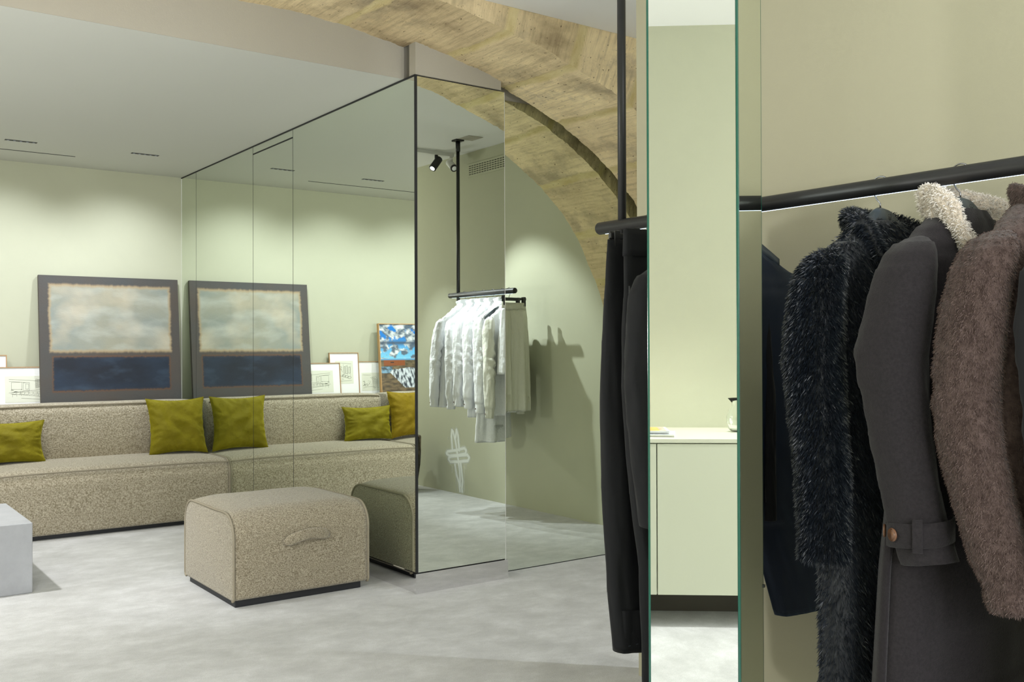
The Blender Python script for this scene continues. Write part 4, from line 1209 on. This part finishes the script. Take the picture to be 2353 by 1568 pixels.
def strap_ring(parent, o0, z0, z1, cx, cy, rx, ry, a0, a1, mt, name, th=.004, slope=0.0, nn=40, off=.003):
    V = []; Fc = []
    for k in range(nn + 1):
        a = math.radians(a0 + (a1 - a0) * k / nn); q = k / nn
        dz = slope * (q - .5)
        for (rr, z) in ((off, z0), (off + th, z0 + .002), (off + th, z1 - .002), (off, z1)):
            V.append((cx + (rx + rr) * math.cos(a) - o0[0], cy + (ry + rr) * math.sin(a) - o0[1], z + dz - o0[2]))
    for k in range(nn):
        for j in range(3): Fc.append((k * 4 + j, (k + 1) * 4 + j, (k + 1) * 4 + j + 1, k * 4 + j + 1))
    Fc += [(0, 1, 2, 3), (nn * 4 + 3, nn * 4 + 2, nn * 4 + 1, nn * 4)]
    return mk(name, V, Fc, mt, parent)


strap_ring(cs, o0, .812, .862, 1.871, 1.130, .053, .0615, 128, 300, M_char, 'cuff_strap', slope=.022)
strap_ring(cs, o0, .802, .870, 1.871, 1.130, .053, .0615, 196, 212, M_char, 'strap_loop', th=.0045, off=.0075, nn=8, slope=.002)


def button(parent, o0, pos, nrm, r_=.0115):
    nrm = Vector(nrm).normalized(); p_ = Vector(pos) - Vector(o0)
    Vt, Ft = tube([p_ - nrm * .001, p_ + nrm * .0015, p_ + nrm * .0035, p_ + nrm * .0036, p_ + nrm * .0024], [r_ * .9, r_, r_ * .96, r_ * .8, r_ * .72], 26)
    b_ = mk('button', Vt, Ft, M_btn, parent)
    a = nrm.orthogonal().normalized(); c = nrm.cross(a)
    mb = MB()
    for (u, v) in ((1, 1), (1, -1), (-1, 1), (-1, -1)):
        q = p_ + nrm * .0025 + a * u * .0026 + c * v * .0026
        mb.tube([q, q + nrm * .0006], .0011, 8)
    mb.build('holes', M_thread, b_)


for ang in (158, 118):
    a = math.radians(ang); button(cs, o0, (1.871 + .061 * math.cos(a), 1.130 + .0695 * math.sin(a), .832), (math.cos(a), math.sin(a), 0), .0140)
# overlapping edge down the lower body
def surf_strip(parent, o0, keys, th_deg, z0, z1, w_, out, mt, name, sq=2.4):
    A = np.array(keys); V = []; Fc = []; nn = 30
    for k in range(nn + 1):
        z = z0 + (z1 - z0) * k / nn
        cx, cy, a, b_ = [np.interp(-z, -A[:, 0], A[:, c]) for c in (1, 2, 3, 4)]
        for (dt, off) in ((-w_, .001), (-w_, out), (w_, out), (w_, .001)):
            th = math.radians(th_deg + dt); c, s = math.cos(th), math.sin(th); e_ = 2 / sq
            V.append((cx + (a + off) * math.copysign(abs(c) ** e_, c) - o0[0], cy + (b_ + off) * math.copysign(abs(s) ** e_, s) - o0[1], z - o0[2]))
    for k in range(nn):
        for j in range(4): Fc.append((k * 4 + j, k * 4 + (j + 1) % 4, (k + 1) * 4 + (j + 1) % 4, (k + 1) * 4 + j))
    return mk(name, V, Fc, mt, parent)


surf_strip(c_, o0, ck, 166, 1.15, .29, 11, .010, M_char, 'back_vent')
hanger((RX, YC, RZ), 'slate grey hanger with a dark logo inside the charcoal shearling collar coat', 'slate hangers on the coat rail')

# --- brown teddy jacket
YBn = .975
c_, o0 = coat_root('coat', YBn, 'brown short pile teddy jacket with a gathered cuff at the right of the photo', 'coat')
bb = body('coat_body', [(1.525, RX, YBn, .075, .042), (1.50, RX, YBn, .115, .052), (1.475, RX, YBn, .155, .058), (1.448, RX, YBn, .192, .062), (1.41, RX, YBn, .215, .066), (1.3, RX, YBn, .215, .070), (1.0, RX, YBn, .215, .070), (.80, RX, YBn, .205, .060)], (1, 0), M_brown, c_, o0, seed=41, folds=.003)
bs = sleeve('sleeve', [(1.450, 1.925, .982, .006, .009), (1.444, 1.915, .983, .022, .028), (1.430, 1.900, .984, .036, .044), (1.412, 1.886, .985, .045, .054), (1.375, 1.871, .990, .051, .061), (1.30, 1.862, 1.006, .054, .064), (1.20, 1.860, 1.018, .055, .066), (1.10, 1.862, 1.024, .053, .064), (1.0, 1.864, 1.012, .052, .062), (.90, 1.868, .988, .052, .060), (.80, 1.872, .962, .050, .054), (.765, 1.874, .952, .046, .046), (.75, 1.875, .948, .044, .043), (.735, 1.875, .946, .048, .048), (.712, 1.876, .940, .046, .045)], M_brown, c_, o0, seed=42, wr=.005, step=.010)
sleeve('sleeve', [(1.43, 2.30, YBn, .014, .02), (1.36, 2.325, YBn, .048, .06), (1.1, 2.33, YBn, .052, .062), (.74, 2.325, YBn - .02, .045, .05)], M_brown, c_, o0, seed=43)
bc = collar('collar', collar_path(YBn, 1.508, .095, .055, .20), [.034, .050, .046, .036, .030, .036, .046, .050, .034], .013, M_brown, c_, o0, seed=6)
strands('pile', bs, 42000, .0055, .0010, M_brownh, bs, 6, down=.8, jit=.9)
strands('pile', bb, 30000, .0055, .0010, M_brownh, bb, 7, down=.8, jit=.9)
strands('pile', bc, 12000, .0055, .0010, M_brownh, bc, 8, down=.5, jit=.9)
hanger((RX, YBn, RZ), 'slate hanger inside the brown teddy jacket at the right', 'slate hangers on the coat rail')

# --- black satin coat at the right edge
YS = .80
c_, o0 = coat_root('coat', YS, 'black satin coat at the right edge of the photo, behind the brown sleeve', 'coat')
body('coat_body', [(1.51, RX, YS, .07, .040), (1.48, RX, YS, .12, .048), (1.45, RX, YS, .17, .054), (1.41, RX, YS, .205, .060), (1.3, RX, YS, .212, .062), (.9, RX, YS + .01, .22, .065), (.5, RX, YS + .03, .24, .075), (.27, RX, YS + .03, .25, .08)], (1, 0), M_satin, c_, o0, seed=51, folds=.006, fk=4)
sleeve('sleeve', [(1.43, 1.905, .83, .014, .02), (1.41, 1.888, .845, .038, .046), (1.36, 1.872, .862, .048, .056), (1.25, 1.865, .868, .050, .060), (1.0, 1.868, .855, .048, .056), (.76, 1.874, .83, .044, .05)], M_blackwool, c_, o0, seed=52)
sleeve('sleeve', [(1.43, 2.30, YS, .014, .02), (1.36, 2.325, YS, .048, .055), (1.1, 2.33, YS, .05, .056), (.76, 2.325, YS, .044, .05)], M_blackwool, c_, o0, seed=53)
hanger((RX, YS, RZ), 'hanger of the black satin coat at the right edge', 'slate hangers on the coat rail', logo=False)

# ------------------------------------------------------------------ white clothes in the corridor
WX, WZ = 4.1, 1.618


def shirt(y, label, length_z, hwid, keysleeve_z, seed, mt=None, neck=.055, b=.045, wide=False, sleeve_dx=0.0, sy=0.0, cuff=True, flare=0.0, smt=None):
    mt = mt or M_shirt; smt = smt or mt
    t_ = empty('shirt', (WX, y, WZ - .06), 0, label, 'shirt', 'white clothes on the corridor rail'); o0 = (WX, y, WZ - .06)
    nk = WZ - .075
    ks = [(nk + .006, WX, y, neck, .032), (nk - .012, WX, y, neck + .006, .034), (nk - .030, WX, y, neck + .045, .038), (nk - .062, WX, y, hwid * .62, .042), (nk - .095, WX, y, hwid * .88, b), (nk - .125, WX, y, hwid, b), (1.2, WX, y, hwid * 1.0, b + .006), (length_z + .02, WX, y, hwid + flare, b + .010), (length_z, WX, y, hwid + flare, b + .010)]
    body('shirt_body', ks, (1, 0), mt, t_, o0, folds=.014, fk=6, seed=seed, wr=.009, sq=2.6, n=64)
    for sg in (-1, 1):
        xx = WX + sg * hwid; zt = nk - .112; zc = keysleeve_z
        sl = sleeve('sleeve', [(zt, xx - sg * .010, y, .012, .016), (zt - .02, xx, y, .032, .040), (zt - .08, xx + sg * .010, y + sy * .2, .038, .050), (zt - .3, xx + sg * (.018 + sleeve_dx), y + sy * .6, .036, .050), (zc + .07, xx + sg * (.020 + sleeve_dx), y + sy, .034, .040), (zc + .062, xx + sg * (.020 + sleeve_dx), y + sy, .029, .033), (zc, xx + sg * (.020 + sleeve_dx), y + sy, .029, .033)], smt, t_, o0, seed=seed + sg, wr=.009, elbow=.018, n=40)
        if cuff:
            xc = xx + sg * (.020 + sleeve_dx)
            button(sl, o0, (xc - .030 * .9, y + sy - .012, zc + .03), (-1, -.3, 0), .005)
    # stand collar band
    collar('collar', [(WX - .02, y - .040, nk - .03, 0, -.2, 1), (WX - .055, y - .022, nk + .002, -.3, 0, 1), (WX - .045, y + .022, nk + .014, -.2, .1, 1), (WX, y + .034, nk + .018, 0, .1, 1), (WX + .045, y + .022, nk + .014, .2, .1, 1), (WX + .055, y - .022, nk + .002, .3, 0, 1), (WX + .02, y - .040, nk - .03, 0, -.2, 1)], [.018, .022, .022, .022, .022, .022, .018], .003, mt, t_, o0)
    hg_ = hanger((WX, y, WZ), 'hanger inside the ' + label, 'hangers on the corridor rail', logo=False, halfw=.12)
    if smt is not mt:
        Vt, Ft = tube([(-.02, -.058, -.105), (-.10, -.068, -.135), (-.175, -.074, -.190), (-.185, -.074, -.200)], [.010, .013, .013, .008], 12, True, (1.0, .5), up=(0, 0, 1))
        mk('arm', Vt, Ft, M_hanger, hg_)
    return t_


shirt(2.161, 'white overshirt with a deep hem band, nearest the corridor rail post', .770, .215, .775, 61, sleeve_dx=.02, flare=.02, sy=-.03)
shirt(2.296, 'white shirt second from the corridor rail post', .800, .205, .765, 62, sy=.02)
shirt(2.413, 'white shirt third from the corridor rail post, with crumpled sleeves', .830, .20, .790, 63, sy=-.01)
shirt(2.531, 'white shirt fourth from the corridor rail post, with a longer tail', .715, .205, .78, 64, sy=.02)
shirt(2.654, 'long white tunic reaching lowest of the corridor clothes', .545, .20, .755, 65, flare=.035, sy=.03)
shirt(2.775, 'off white blouse on a slipped hanger near the column mirror seam', .74, .20, .725, 66, smt=M_shirt2, sy=.03)


def shorts(y, label, z1, mt, seed, hw):
    t_ = empty('shorts', (WX, y, WZ - .06), 0, label, 'shorts', 'white clothes on the corridor rail'); o0 = (WX, y, WZ - .06)
    body('waistband', [(1.535, WX, y, hw, .020), (1.505, WX, y, hw - .003, .020), (1.485, WX, y, hw - .002, .022)], (1, 0), M_shirt2, t_, o0, folds=.004, fk=26, seed=seed, n=120, hem_in=False, wr=.001)
    for sg in (-1, 1):
        body('short_leg', [(1.488, WX + sg * hw * .48, y, hw * .52, .022), (1.44, WX + sg * hw * .50, y, hw * .54, .034), (1.3, WX + sg * hw * .53, y, hw * .56, .046), (z1, WX + sg * hw * .56, y, hw * .60, .052)], (1, 0), mt, t_, o0, folds=.009, fk=5, seed=seed + sg, sq=2.2)
    clip_hanger((WX, y, WZ), 'clip hanger of the ' + label, 'clip hangers on the corridor rail', halfw=hw)


shorts(2.875, 'white elastic waist shorts at the far end of the corridor rail', 1.03, M_shirt, 71, .165)
shorts(2.965, 'longer white culotte shorts behind the elastic waist shorts', .76, M_shirt2, 75, .150)
